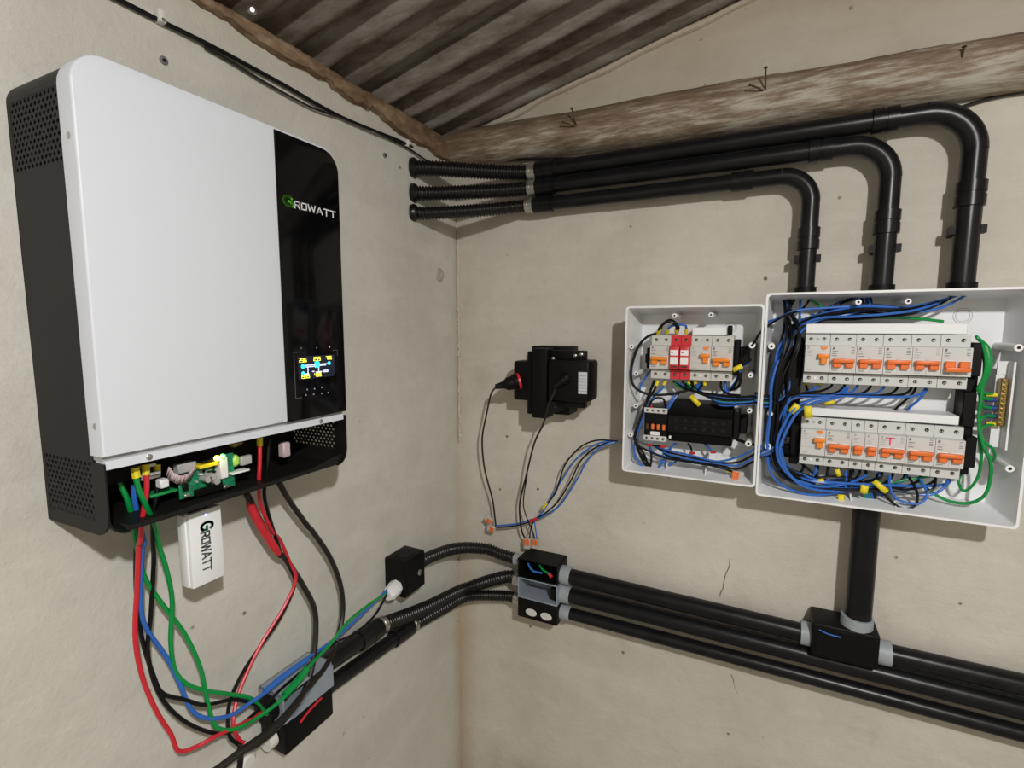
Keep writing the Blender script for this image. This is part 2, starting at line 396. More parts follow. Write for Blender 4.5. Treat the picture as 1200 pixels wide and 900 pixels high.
def bent_nail(px, py, label, two=True, lean=0.0, s=1.0):
    a = PR(px, py, .052)
    path = [a, a+Vector((lean*.5, -.012, .012))*s, a+Vector((lean, -.02, .030))*s]
    mb = MB().tube(smooth(path, 4), .0014, 6); mb.lathe(path[-1], (lean, 0, 1), [(-.001, .0016), (0, .0034), (.0012, .003)], 8)
    if two:
        q = [a+Vector((0, .002, 0)), a+Vector((-.012, -.014, .004))*s, a+Vector((-.024, -.02, .008))*s]
        mb.tube(smooth(q, 4), .0014, 6); mb.lathe(q[-1], (-1, -.3, .2), [(-.001, .0016), (0, .003), (.001, .0026)], 8)
    return tag(mb.build('bent_nail', 'rust'), label, 'nail')
bent_nail(677, 150, 'rusty nails bent in a V in the log, nearest the roof corner', lean=-.006)
bent_nail(897, 108, 'rusty nails bent in a V in the log, above the middle conduit run', lean=-.001)
bent_nail(1125, 72, 'short single rusty nail standing in the right end of the log', False, lean=.002, s=.5)

# ================================================================== INVERTER (on the left wall)
IY0, IY1, IZ0, IZ1, IX = -.802, -.493, 1.300, 1.742, .120
XC = .099                                             # depth of the black case behind the white cover
inv = thing('solar_inverter', (0, (IY0+IY1)/2, IZ0), 'large white and black wall-mounted solar inverter with lit display and open wiring tray', 'inverter')
def grille(y, z0, z1, x0, x1, name='vent_grille'):      # perforated sheet in a plane y = const, diamond holes
    mb = MB(); c = .0074; nx = round((x1-x0)/c); nz = round((z1-z0)/(c*.72)); cx = (x1-x0)/nx; cz = (z1-z0)/nz
    for j in range(nz):
        offs = .5*cx if j % 2 else 0
        for i in range(nx+(1 if offs else 0)):
            a0 = x0+i*cx-offs; a1 = a0+cx; b0 = max(a0, x0); b1 = min(a1, x1); zz = z0+j*cz
            if b1-b0 < cx*.9:
                mb.add([(b0, y, zz), (b1, y, zz), (b1, y, zz+cz), (b0, y, zz+cz)], [(0, 1, 2, 3)]); continue
            m_ = (a0+a1)/2; h = zz+cz/2; rx, rz_ = cx*.34, cz*.46
            mb.add([(a0, y, zz), (a1, y, zz), (a1, y, zz+cz), (a0, y, zz+cz), (m_+rx, y, h), (m_, y, h+rz_), (m_-rx, y, h), (m_, y, h-rz_)],
                   [(1, 2, 4), (4, 2, 5), (2, 3, 5), (5, 3, 6), (3, 0, 6), (6, 0, 7), (0, 1, 7), (7, 1, 4)])
    o = mb.build(name, 'black_metal', inv, False)
    md = o.modifiers.new('thick', 'SOLIDIFY'); md.thickness = .0012; md.offset = 0
    return o
# case: bent sheet around left side, top, right side, with gaps where the grilles sit
def sheet(pts, t, x0, x1, mb):                        # strip of sheet following outline pts in (y,z)
    n = len(pts); inner = []
    cy, cz = (IY0+IY1)/2, (IZ0+IZ1)/2
    for i, (y, z) in enumerate(pts):
        a = Vector(pts[max(i-1, 0)]); b = Vector(pts[min(i+1, n-1)]); d = (b-a).normalized(); nn = Vector((d.y, -d.x))
        if nn.dot(Vector((cy-y, cz-z))) < 0: nn = -nn
        inner.append((y+nn.x*t, z+nn.y*t))
    for i in range(n-1):
        q = [pts[i], pts[i+1], inner[i+1], inner[i]]
        mb.add([(x0, *p) for p in q]+[(x1, *p) for p in q], [(0, 1, 2, 3), (7, 6, 5, 4), (0, 4, 5, 1), (3, 2, 6, 7), (0, 3, 7, 4), (1, 5, 6, 2)])
GU0, GU1, GL0, GL1 = 1.648, 1.712, 1.314, 1.372
mb = MB(); T = .0016; RB_ = .022
arc = lambda cy, cz, r, a0, a1, n=8: [(cy+r*math.cos(math.radians(a0+(a1-a0)*i/n)), cz+r*math.sin(math.radians(a0+(a1-a0)*i/n))) for i in range(n+1)]
topz = IZ1-.006
sheet([(IY0, GL1), (IY0, GU0)], T, 0, XC, mb)
sheet([(IY0, GU1)]+arc(IY0+RB_, topz-RB_, RB_, 180, 90)+arc(IY1-RB_, topz-RB_, RB_, 90, 0)+[(IY1, GU1)], T, 0, XC, mb)
sheet([(IY1, GL1), (IY1, GU0)], T, 0, XC, mb)
mb.box((.0, IY0, IZ0), (.0015, IY1, topz-.02))         # back plate
for y in (IY0, IY1):                                  # margins around the grilles
    yy = y+(T if y == IY0 else -T)
    for z0, z1 in ((GU0, GU1), (GL0, GL1)):
        mb.box((0, y, z0), (.006, yy, z1)); mb.box((XC-.003, y, z0), (XC, yy, z1))
mb.build('case', 'black_metal', inv)
for y in (IY0+.0008, IY1-.0008):
    grille(y, GU0, GU1, .006, XC-.003)
    grille(y, GL0, GL1, .006, XC-.003)
# lower tray: bottom plate, side cheeks with rounded front corners, front lip
mb = MB()
mb.box((0, IY0+.018, IZ0), (.112, IY1-.018, IZ0+.0016))
for y in (IY0, IY1-T):
    pr = [(0, GL0), (0, IZ0+.004), (.004, IZ0)] + [(.118-.022+.022*math.cos(math.radians(a)), IZ0+.022+.022*math.sin(math.radians(a))) for a in range(-90, 1, 15)] + [(.118, GL1), (XC, GL1), (XC, GL0)]
    mb.prism([(x, y, z) for x, z in pr], (0, T, 0))
for s_ in (-1, 1):
    yc = IY0+.018 if s_ < 0 else IY1-.018
    q = [(yc+s_*.0178*math.sin(math.radians(a)), IZ0+.0178*(1-math.cos(math.radians(a)))) for a in range(0, 91, 15)]
    sheet(q, T, 0, .117, mb)
lip = [(IY0+.010, IZ0+.012), (IY0+.018, IZ0+.001), (IY1-.075, IZ0+.001), (IY1-.060, IZ0+.001), (IY1-.018, IZ0+.001), (IY1-.004, IZ0+.014), (IY1-.02, IZ0+.014), (IY1-.065, IZ0+.006), (IY0+.02, IZ0+.006)]
mb.prism([(.1125, y, z) for y, z in lip], (.0015, 0, 0))
mb.build('wiring_tray', 'black_metal', inv)
# upper floor of the electronics bay (perforated dark plate seen above the tray)
mb = MB().box((.003, IY0+.003, 1.3745), (.100, IY1-.003, 1.377)); mb.build('bay_floor', 'black_metal', inv)
# white cover
def cover(y0, y1, z0, z1, rad, x0, x1, bev, name, m):
    mb = MB(); ring = []
    steps = [(x0, 0)]+[(x1-bev+bev*math.sin(math.radians(a)), bev*(1-math.cos(math.radians(a)))) for a in (0, 30, 60, 90)]
    vs = []; outl = None
    for x, ins in steps:
        o_ = rrect(y0+ins, y1-ins, z0+ins, z1-ins, [max(r-ins, 0) if r else 0 for r in rad], 8)
        vs += [(x, y, z) for y, z in o_]; n = len(o_)
    fs = [tuple(range(n)), tuple(range((len(steps)-1)*n, len(steps)*n))]
    for k in range(len(steps)-1): fs += [(k*n+i, k*n+(i+1) % n, (k+1)*n+(i+1) % n, (k+1)*n+i) for i in range(n)]
    return MB().add(vs, fs).build(name, m, inv, ang=30)
cov = cover(IY0-.0005, IY1+.0005, 1.379, IZ1, (0, 0, .030, .030), XC-.002, IX, .0022, 'front_cover', 'white')
GY = -.598
gp = cover(GY, IY1-.0025, 1.3785, IZ1-.0035, (0, 0, .027, 0), IX-.001, IX+.0020, .0012, 'display_panel', 'glass')
mb = MB().box((.100, IY0+.002, 1.366), (.1165, IY1-.004, 1.3745)); mb.build('cover_flange', 'white', inv)
mb = MB().box((XC, IY0+.001, 1.3745), (.113, IY1-.002, 1.379)); mb.build('cover_shadow_strip', 'cap', inv)  # grey strip standing in for the shadow line under the cover
for y in (-.762, -.540):
    mb = MB(); mb.lathe((.1165, y, 1.3705), (1, 0, 0), [(-.002, .003), (.0012, .003), (.0018, .002)], 12); mb.build('screw', 'steel', inv)
for z in (1.667, 1.408):
    mb = MB(); mb.lathe((.110, IY0, z), (0, -1, 0), [(-.001, .003), (.0009, .003), (.0014, .002)], 12); mb.build('screw', 'steel', inv)

# lettering helpers: strokes in a plane
def stroke(mb, pts, wd, org, eu, ev, en, t=.0004):
    for (x0, y0), (x1, y1) in zip(pts, pts[1:]):
        d = Vector((x1-x0, y1-y0)); L_ = d.length
        if L_ < 1e-7: continue
        d /= L_; n = Vector((-d.y, d.x))*wd/2; e = d*wd*.42
        q = [Vector((x0, y0))-e+n, Vector((x0, y0))-e-n, Vector((x1, y1))+e-n, Vector((x1, y1))+e+n]
        mb.prism([org+eu*p.x+ev*p.y for p in q], en*t)
GLY = {  # unit-height glyphs, (width, strokes)
 'R': (.92, [[(.08, 0), (.08, .94), (.72, .94), (.84, .82), (.84, .58), (.72, .46), (.1, .46)], [(.48, .46), (.86, 0)]]),
 'O': (.92, [[(.08, .1), (.08, .94), (.84, .94), (.84, .06), (.08, .06)]]),
 'W': (1.25, [[(.04, 1), (.3, 0), (.62, .9), (.94, 0), (1.2, 1)]]),
 'A': (1.05, [[(.02, 0), (.5, .98), (.98, 0)], [(.25, .3), (.75, .3)]]),
 'T': (.98, [[(.02, .94), (.94, .94)], [(.48, .9), (.48, 0)]])}
def logo(parent, org, eu, ev, en, h, gm, tm, kx=1.0):
    mb = MB(); H = h*1.45; c = (H*.46*kx, H*.5)
    pts = [(c[0]+H*.42*kx*math.cos(math.radians(a)), c[1]+H*.44*math.sin(math.radians(a))) for a in range(40, 331, 20)]
    stroke(mb, pts, H*.20, org, eu, ev, en)
    stroke(mb, [(c[0]+H*.02, c[1]-H*.02), (c[0]+H*.38*kx, c[1]-H*.02)], H*.2, org, eu, ev, en)
    stroke(mb, [(c[0]+H*.33*kx, c[1]-H*.08), (c[0]+H*.33*kx, c[1]-H*.40)], H*.22*kx, org, eu, ev, en)
    mb.build('logo_initial', gm, parent, False)
    x = H*1.02*kx; mb = MB()
    for ch in 'ROWATT':
        wd, st = GLY[ch]
        for s_ in st: stroke(mb, [(x+p[0]*h*kx*.92, p[1]*h) for p in s_], h*.17, org, eu, ev, en)
        x += wd*h*kx*.92+h*.16*kx
    mb.build('logo_lettering', tm, parent, False); return x
Y_, Z_, X_ = Vector((0, 1, 0)), Vector((0, 0, 1)), Vector((1, 0, 0))
lo = PL(332.3, 240.2, IX+.002); lo.x = IX+.0020
hi = PL(394, 246, IX+.002)
hcap = .0088
logo(gp, lo, Y_, Z_, X_, hcap, 'lightgreen', 'logowhite', (hi.y-lo.y)/(hcap*8.05))
# lit display
s0 = PL(350, 445, IX+.002); s1 = PL(391.5, 415.5, IX+.002); SX = IX+.0021
sy0, sy1, sz0, sz1 = s0.y, s1.y, s0.z, s1.z
scr = MB().box((SX-.0003, sy0, sz0), (SX, sy1, sz1)).build('screen', 'scr_bg', gp)
SEG = {'2': 'abged', '3': 'abgcd', '5': 'afgcd', '7': 'abc', '8': 'abcdefg', '6': 'afgedc', '1': 'bc', '9': 'abcdfg', '4': 'fgbc'}
SP = {'a': ((0, 1), (.6, 1)), 'b': ((.6, 1), (.6, .5)), 'c': ((.6, .5), (.6, 0)), 'd': ((0, 0), (.6, 0)), 'e': ((0, 0), (0, .5)), 'f': ((0, .5), (0, 1)), 'g': ((0, .5), (.6, .5))}
sw, sh = sy1-sy0, sz1-sz0
def digits(txt, u, v, h):
    mb = MB()
    for i, ch in enumerate(txt):
        for s_ in SEG[ch]:
            a, b = SP[s_]; o_ = Vector((SX, sy0+u*sw+i*h*.92, sz0+v*sh))
            stroke(mb, [(a[0]*h, a[1]*h), (b[0]*h, b[1]*h)], h*.16, o_, Y_, Z_, X_, .0002)
    mb.build('readout', 'scr_y', scr, False)
H_ = sh*.15
digits('235', .04, .76, H_); digits('235', .42, .78, H_); digits('786', .76, .80, H_*.9); digits('1995', .04, .04, H_); digits('489', .42, .06, H_)
mb = MB()
for u, v, r in ((.12, .56, .085), (.12, .26, .075), (.84, .62, .075), (.50, .62, .12)):
    mb.cyl((SX, sy0+u*sw, sz0+v*sh), (SX+.0003, sy0+u*sw, sz0+v*sh), r*sh*1.15, seg=14)
mb.box((SX, sy0+.44*sw, sz0+.46*sh), (SX+.0003, sy0+.56*sw, sz0+.72*sh)); mb.build('flow_icon', 'scr_c', scr, False)
mb = MB()
for p, q in (((.18, .60), (.44, .60)), ((.20, .53), (.44, .53)), ((.56, .60), (.78, .60)), ((.56, .55), (.74, .55)), ((.25, .24), (.25, .5)), ((.16, .22), (.26, .22)), ((.54, .26), (.54, .46)), ((.46, .26), (.62, .26)), ((.68, .30), (.80, .30)), ((.68, .24), (.80, .24)), ((.37, .30), (.41, .30))):
    stroke(mb, [(p[0]*sw, p[1]*sh), (q[0]*sw, q[1]*sh)], sh*.045, Vector((SX, sy0, sz0)), Y_, Z_, X_, .0002)
mb.build('flow_line', 'scr_w', scr, False)
for px, py in ((353, 408), (371, 407.5), (386, 406.5)):
    p = PL(px, py, SX); MB().cyl(p, p+X_*.0003, .0012, seg=10).build('indicator', 'logowhite' if px == 386 else 'print', gp)
for px, py in ((360, 456.5), (368.5, 455.5), (377, 454), (358.5, 463), (367.5, 462), (377, 461), (384.5, 460)):
    p = PL(px, py, SX); MB().cyl(p, p+X_*.0003, .0011, seg=6).build('touch_key', 'printlight', gp)
mb = MB()
stroke(mb, [(sy0-.006, sz0-.024), (sy0-.006, sz1+.006), (sy0+.002, sz1+.006)], .0004, Vector((SX, 0, 0)), Y_, Z_, X_, .0002)
stroke(mb, [(sy1-.002, sz1+.006), (sy1+.006, sz1+.006), (sy1+.006, sz1-.002)], .0004, Vector((SX, 0, 0)), Y_, Z_, X_, .0002)
stroke(mb, [(sy0-.006, sz0-.024), (sy0+.004, sz0-.024)], .0004, Vector((SX, 0, 0)), Y_, Z_, X_, .0002)
mb.build('panel_outline', 'print', gp, False)

# electronics in the tray: boards stand on the tray floor
def ibox(name, m, x0, y0, x1, y1, d, thk, parent, bev=.0008):
    d += .022; p, q = LI(x0, y1, d), LI(x1, y0, d)
    return MB().rbox((d-thk, p.y, max(p.z, IZ0+.002)), (d, q.y, min(q.z, 1.374)), bev, 1).build(name, m, parent)
bd = ibox('circuit_board', 'pcb', 545, 190, 735, 345, .056, .0016, inv, .0003)
ibox('transformer', 'yellow', 615, 224, 682, 254, .070, .014, bd); ibox('transformer_core', 'black', 625, 212, 672, 232, .068, .012, bd)
ibox('ribbon_socket', 'cap', 535, 222, 600, 272, .066, .010, bd); ibox('connector', 'whiteplastic', 693, 206, 716, 290, .068, .012, bd)
sb = ibox('daughter_board', 'pcb', 540, 298, 588, 366, .072, .0016, inv, .0003); ibox('chip', 'black', 555, 303, 572, 336, .076, .004, sb); ibox('fixing_post', 'steel', 558, 340, 580, 360, .075, .003, sb)
sb2 = ibox('daughter_board', 'pcb', 700, 190, 737, 326, .064, .0016, inv, .0003); ibox('fixing_post', 'steel', 704, 306, 728, 326, .067, .003, sb2)
ibox('lime_capacitor', 'limecap', 738, 198, 764, 246, .066, .012, bd, .003); ibox('heat_pad', 'cap', 770, 198, 806, 240, .068, .006, bd); ibox('socket', 'whiteplastic', 735, 250, 800, 276, .072, .012, bd)
ibox('coil', 'brass', 735, 140, 782, 176, .066, .014, bd, .004); ibox('beige_component', 'ribbon', 925, 150, 950, 212, .060, .012, inv, .002)
ibox('black_board', 'black', 590, 300, 700, 360, .064, .002, inv, .0004)  # plain black board between the two daughter boards
for k in range(46):
    x = random.uniform(550, 725); y = random.uniform(225, 335); w_ = random.uniform(4, 13); h_ = random.uniform(4, 11)
    ibox('component', random.choice(('cap', 'black', 'whiteplastic', 'pcb2', 'black', 'steel', 'cap')), x, y, x+w_, y+h_, .056+random.uniform(.002, .006), .006, bd, .0004)
for x, y in ((640, 275), (655, 292), (622, 285)):
    p = LI(x, y, .079); MB().cyl(p, p+X_*.012, .0040, seg=12).build('capacitor', 'cap', bd)
p = [LI(*q) for q in ((495, 258, .092), (512, 280, .100), (545, 292, .100), (575, 275, .096), (592, 250, .090))]
mb = MB(); ps = smooth(p, 5)
for a, b in zip(ps, ps[1:]):
    mb.add([a+Vector((-.003, 0, -.005)), a+Vector((.003, 0, .005)), b+Vector((.003, 0, .005)), b+Vector((-.003, 0, -.005))], [(0, 1, 2, 3)])
mb.build('ribbon_cable', 'ribbon', inv).modifiers.new('t', 'SOLIDIFY').thickness = .0008
for i_, k in enumerate((318, 345)): ibox('busbar', 'steel' if i_ else 'cap', 395, 268+12*i_, 470, 276+12*i_, .062, .003, inv, .0004)
MB().lathe(LI(674, 211, .094), (1, 0, 0), [(0, .0030), (.003, .0030), (.005, .001)], 10).build('status_light', 'led_o', inv)
MB().lathe(LI(695, 203, .092), (1, 0, 0), [(0, .0024), (.003, .0024), (.005, .001)], 10).build('status_light', 'led_g', inv)
ibox('terminal_block', 'pcb2', 432, 322, 535, 362, .060, .018, inv, .001)
MB().rbox((.030, -.795, 1.340), (.075, -.745, 1.372), .001, 1).build('terminal_block', 'black', inv)
MB().rbox((.074, -.750, 1.350), (.078, -.735, 1.3535), .0006, 1).build('connector', 'whiteplastic', inv)
ibox('connector', 'whiteplastic', 470, 286, 500, 326, .070, .010, inv, .001)
MB().rbox((.020, -.585, 1.352), (.060, -.530, 1.3745), .001, 1).build('terminal_block', 'black', inv)
MB().box((.101, -.7985, 1.306), (.1035, -.795, 1.340)).build('side_bracket', 'steel', inv)

# wifi stick hanging below the tray
D0 = Vector((.070, -.692, 1.300))
dg = thing('data_logger', D0, 'white plug-in data stick hanging below the inverter tray', 'data logger')
mb = MB(); a = (.070, -.7085, 1.196); b = (.0835, -.669, 1.286)
mb.rbox(a, b, .0018, 2); mb.build('body', 'whiteplastic', dg)
MB().rbox((.064, -.7105, 1.197), (.0785, -.673, 1.284), .0015, 2).build('back_shell', 'whiteplastic', dg)
MB().rbox((.064, -.705, 1.286), (.080, -.682, 1.302), .001, 1).build('plug', 'black', dg)
LDX = .0836
logo(dg, Vector((LDX, -.6955, 1.271)), Vector((0, 0, -1)), Y_, X_, .0105, 'logodg', 'logogrey', .72)
MB().cyl((LDX, -.6885, 1.2800), (LDX+.0003, -.6885, 1.2800), .0014, seg=10).build('status_light', 'led_p', dg)

# ---- wires from the inverter
def LWp(pts): return [LW(*p) for p in pts]
def LIp(pts): return [LI(*p) for p in pts]
def chain(inner, outer): return LIp(inner)+LWp(outer)
wire('wred', chain([(412, 235, .085), (416, 330, .088), (400, 440, .085), (392, 520, .07)], [(128, 60, .06), (122, 200, .05), (115, 380, .045), (140, 520, .045), (190, 640, .045), (240, 720, .045), (268, 780, .045), (330, 765, .05), (395, 730, .055), (480, 690, .05), (560, 645, .04)]),
     'red wire drooping lowest of all below the inverter', .0026, ferrules=(0,))
wire('wgreen', chain([(372, 245, .092), (385, 320, .092), (420, 400, .09), (448, 462, .075)], [(200, 60, .055), (225, 140, .05), (245, 250, .045), (240, 400, .042), (262, 510, .042), (330, 560, .044), (440, 580, .046), (520, 595, .046), (580, 650, .04)]),
     'green wire crossing in an S to the conduit box, right of its twin', .0027, ferrules=(0,))
wire('wgreen', chain([(300, 262, .055), (325, 320, .058), (348, 375, .06), (370, 460, .055)], [(118, 40, .05), (145, 160, .042), (200, 250, .040), (290, 370, .040), (345, 490, .042), (368, 600, .046), (400, 695, .05), (470, 702, .055), (550, 660, .055), (640, 590, .06), (720, 490, .055), (800, 405, .05), (880, 310, .05), (1000, 222, .045)]),
     'green wire in a wide loop that runs on up to the white gland', .0027)
wire('wblue', chain([(370, 310, .06), (372, 370, .06), (405, 520, .055)], [(140, 70, .05), (133, 240, .042), (150, 340, .04), (225, 450, .04), (275, 550, .042), (310, 630, .045), (365, 665, .048), (450, 655, .05), (520, 610, .05), (600, 555, .05), (720, 455, .045), (830, 375, .045), (1000, 215, .045)]),
     'blue wire drooping below the inverter and rising to the white gland', .0027)
wire('wblack', chain([(455, 235, .075), (455, 330, .078), (440, 420, .075), (440, 520, .06)], [(180, 120, .045), (170, 300, .04), (160, 440, .04), (200, 580, .042), (280, 670, .045), (380, 715, .048), (450, 712, .05), (510, 670, .045), (565, 620, .04)]),
     'black wire bowing below the green loop into the conduit box', .0025, ferrules=(0,))
wire('wblack', chain([(395, 380, .06), (385, 500, .05)], [(118, 80, .045), (120, 240, .04), (140, 390, .038), (185, 530, .040), (215, 580, .042), (290, 600, .045), (360, 618, .046), (460, 600, .046), (530, 615, .045), (570, 640, .04)]),
     'black wire hanging leftmost beside the red wire', .0025)
# pair with red heat-shrink
wire('wred', chain([(835, 135, .080), (835, 220, .082), (832, 300, .08), (838, 380, .06), (880, 480, .045)], [(625, 40, .038), (660, 120, .036), (680, 175, .036), (640, 270, .035), (560, 400, .035), (510, 500, .036), (475, 590, .04), (460, 690, .05), (482, 742, .055), (500, 752, .06)]),
     'red wire of the twin pair curling in front of the conduit box', .0026, ferrules=(0,))
wire('wblack', chain([(870, 140, .070), (862, 260, .072), (852, 350, .06), (880, 460, .045), (915, 570, .040)], [(620, 70, .037), (660, 140, .033), (675, 200, .032), (620, 320, .032), (535, 440, .033), (480, 530, .035), (445, 620, .038), (445, 720, .05), (470, 752, .055), (490, 762, .06)]),
     'black wire of the twin pair curling in front of the conduit box', .0025)
sl = LIp([(790, 348, .050), (820, 430, .047), (865, 505, .044), (905, 565, .042)])
tag(MB().tube(smooth(sl, 6), [.0035]*2+[.0058]*15+[.0045]*2, 10).build('heat_shrink_sleeve', 'wred'), 'wide red sleeve around the cable below the inverter', 'cable sleeve')
wire('wcable', chain([(785, 340, .055), (850, 470, .04), (905, 565, .036)], [(640, 100, .034), (700, 190, .033), (745, 280, .034), (750, 380, .04), (735, 500, .05), (700, 590, .06), (630, 680, .07), (560, 745, .075), (480, 790, .07), (380, 870, .06), (260, 960, .05)]),
     'thick black cable looping nearest the red sleeve', .0042, cat='cable', name='cable')
wire('wcable', chain([(905, 300, .055), (945, 370, .045), (1010, 460, .040)], [(740, 10, .036), (800, 100, .034), (838, 200, .034), (845, 300, .036), (820, 410, .045), (780, 490, .058), (720, 560, .066), (660, 635, .073), (590, 705, .079), (500, 770, .077), (400, 845, .066), (250, 945, .055)]),
     'thick black cable swinging widest from the right of the tray', .0042, cat='cable', name='cable')
wire('wblack', LWp([(485, 770, .045), (487, 800, .03), (480, 860, .03)]), 'short black cable end dropping at the bottom edge', .004, cat='cable', name='cable')
wire('wblack', LWp([(1000, 230, .045), (960, 300, .045), (890, 365, .045), (800, 410, .045), (700, 500, .045), (610, 580, .045), (570, 640, .04)]), 'thin black wire from the white gland down to the conduit box', .0021)
# broad flattened blue tape-wrapped section
tag(MB().tube(smooth(LWp([(570, 572, .05), (640, 515, .048), (720, 458, .046)]), 6), .0046, 10).build('cable_sleeve', 'wblue'), 'blue sleeve resting along the top of the conduit box', 'cable sleeve')
tag(MB().tube(smooth(LWp([(640, 585, .058), (690, 530, .056), (720, 490, .055)]), 6), .0058, 10).build('cable_sleeve', 'wgreen'), 'green sleeve resting across the grey conduit box', 'cable sleeve')

# ================================================================== CONDUIT BOXES
def open_box(parent, lo, hi, axis, m, t=.003, name='body'):      # box open towards +x ('x') or -y ('y')
    (x0, y0, z0), (x1, y1, z1) = lo, hi; mb = MB()
    mb.box((x0, y0, z0), (x1, y1, z0+t)); mb.box((x0, y0, z1-t), (x1, y1, z1))
    if axis == 'x':
        mb.box((x0, y0, z0), (x1, y0+t, z1)); mb.box((x0, y1-t, z0), (x1, y1, z1)); mb.box((x0, y0, z0), (x0+t, y1, z1))
    else:
        mb.box((x0, y0, z0), (x0+t, y1, z1)); mb.box((x1-t, y0, z0), (x1, y1, z1)); mb.box((x0, y1-t, z0), (x1, y1, z1))
    o = mb.build(name, m, parent); md = o.modifiers.new('b', 'BEVEL'); md.width = .0012; md.segments = 2; return o
# lower-left pair on the left wall
cb = thing('conduit_box', (0, -.53, .905), 'grey open conduit box with cables pulled through it, below the inverter', 'conduit box')
open_box(cb, (.001, -.575, .912), (.055, -.480, .957), 'x', 'greyplastic')
MB().lathe((.028, -.575, .934), (0, -1, 0), [(0, .019), (.014, .019), (.014, .015)], 20).build('entry_collar', 'black', cb)
mb = MB().prism([(.0555, -.560, .914), (.0555, -.480, .914), (.0555, -.480, .950), (.0555, -.49, .955)], (.002, 0, 0)); mb.build('hinged_lid', 'greyplastic', cb)
cb2 = thing('conduit_box', (0, -.53, .865), 'black conduit box with red mark, lowest on the left wall', 'conduit box')
MB().rbox((.001, -.575, .862), (.055, -.480, .911), .003, 2).build('body', 'black', cb2)
MB().cyl((.030, -.577, .887), (.030, -.590, .887), .014, seg=18).build('collar', 'oldclip', cb2)
wire('wred', [(.0565, -.548, .898), (.0565, -.53, .905), (.0565, -.505, .909)], None, .0018, parent=cb2, name='red_mark')
# pipe clip at the bottom edge
pc = PL(292, 893, .012); tag(MB().lathe((.002, pc.y, pc.z), (1, 0, 0), [(0, .013), (.008, .013), (.012, .009)], 18).build('wall_clip', 'oldclip'), 'round white clip at the bottom edge of the left wall', 'clip')

def straight(name, p, q, r, parent=None, m='pipe', seg=24): return MB().cyl(p, q, r, seg=seg).build(name, m, parent)
def coupling(p, d, L_, r, parent, name='coupling'):
    return MB().lathe(Vector(p)-Vector(d)*L_/2, d, [(0, r*.9), (.0, r+.0032), (L_*.44, r+.0032), (L_*.45, r+.0022), (L_*.55, r+.0022), (L_*.56, r+.0032), (L_, r+.0032), (L_, r*.9)], 24).build(name, 'pipe', parent)
def flex_tube(pts, r, parent, name='tube'):
    P = smooth(pts, 30); ds = [0]
    for a, b in zip(P, P[1:]): ds.append(ds[-1]+(b-a).length)
    L_ = ds[-1]; step = .0011; n = int(L_/step); out = []; rs = []; j = 0
    for i in range(n+1):
        s_ = L_*i/n
        while j < len(ds)-2 and ds[j+1] < s_: j += 1
        t = (s_-ds[j])/max(1e-9, ds[j+1]-ds[j]); out.append(P[j].lerp(P[j+1], t))
        rs.append(r*(1, 1, .93, .84, .84, .93)[i % 6])
    return MB().tube(out, rs, 16).build(name, 'flex', parent, ang=70)
def connector_ring(p, d, L_, r, parent, m='steel'):
    return MB().lathe(p, d, [(0, r*.8), (0, r+.0015), (L_*.3, r+.0015), (L_*.3, r+.0005), (L_*.6, r+.0005), (L_*.6, r+.002), (L_, r+.002), (L_, r*.8)], 20).build('metal_connector', m, parent)

# two rigid pieces on the left wall, rising to flexible conduit round the corner
zA0, zB0 = .934, .887
pa0 = Vector((.024, -.480, .934)); pa1 = PL(444, 735, .026); pb0 = Vector((.024, -.480, .890)); pb1 = PL(481, 735, .024)
TRI = [.963, .917, .870]                                           # heights of the triple boxes
def lower_run(p0, p1, r, label_p, label_f, tri, mid):
    d = (p1-p0).normalized()
    t = thing('rigid_conduit', p0, label_p, 'conduit', 'short conduits below the inverter')
    straight('pipe', p0, p1, r, t); coupling(p1-d*.028, d, .055, r, t)
    k = thing('flexible_conduit', p1, label_f, 'flexible conduit', 'lower flexible conduits')
    connector_ring(p1-d*.004, d, .018, r*.92, k)
    e = Vector((.176, -.032, tri))
    flex_tube([p1+d*.008]+mid+[e-Vector((.03, -.0, 0)), e], r*.95, k)
    connector_ring(e-Vector((.004, 0, 0)), (1, 0, 0), .02, r*.95, k)
lower_run(pa0, pa1, .0155, 'upper of two short black pipes slanting from the conduit box', 'middle black corrugated conduit bending round the lower corner', TRI[1], [PL(500, 712, .035), PL(545, 690, .052)])
lower_run(pb0, pb1, .0135, 'lower of two short black pipes slanting from the conduit box', 'lowest black corrugated conduit bending round the lower corner', TRI[2], [PL(520, 713, .040), PL(548, 699, .058)])

# square black box with white gland
gb = thing('conduit_box', (0, -.26, .97), 'small square black box with white gland on the left wall', 'conduit box')
MB().rbox((.001, -.283, .964), (.052, -.217, 1.040), .0025, 2).build('body', 'black', gb)
MB().lathe((.026, -.253, 1.040), (0, 0, 1), [(0, .018), (.0008, .018), (.0008, .0165)], 24).build('knockout', 'black', gb)
MB().rbox((.052, -.277, .970), (.0535, -.223, 1.034), .0006, 1).build('cover_plate', 'black', gb)
for z, y in ((1.000, -.238),):
    MB().lathe((.0535, y, z), (1, 0, 0), [(0, .006), (.0012, .006), (.0018, .004)], 12).build('foil_tab', 'steel', gb)
g0 = Vector((.030, -.283, .985)); gd = Vector((.1, -1, -.12)).normalized()
gl = MB(); gl.lathe(g0, gd, [(0, .0155), (.010, .0155), (.010, .0125), (.013, .0125), (.013, .0145), (.024, .0145), (.032, .010), (.032, .006)], 8); gl.build('cable_gland', 'whiteplastic', gb)
fx = thing('flexible_conduit', (.03, -.213, 1.0), 'topmost lower corrugated conduit from the square box to the triple boxes', 'flexible conduit', 'lower flexible conduits')
flex_tube([(.028, -.213, 1.000), (.032, -.17, 1.000), (.055, -.10, .996), (.10, -.05, .984), (.14, -.036, .972), (.176, -.032, .967)], .0135, fx)
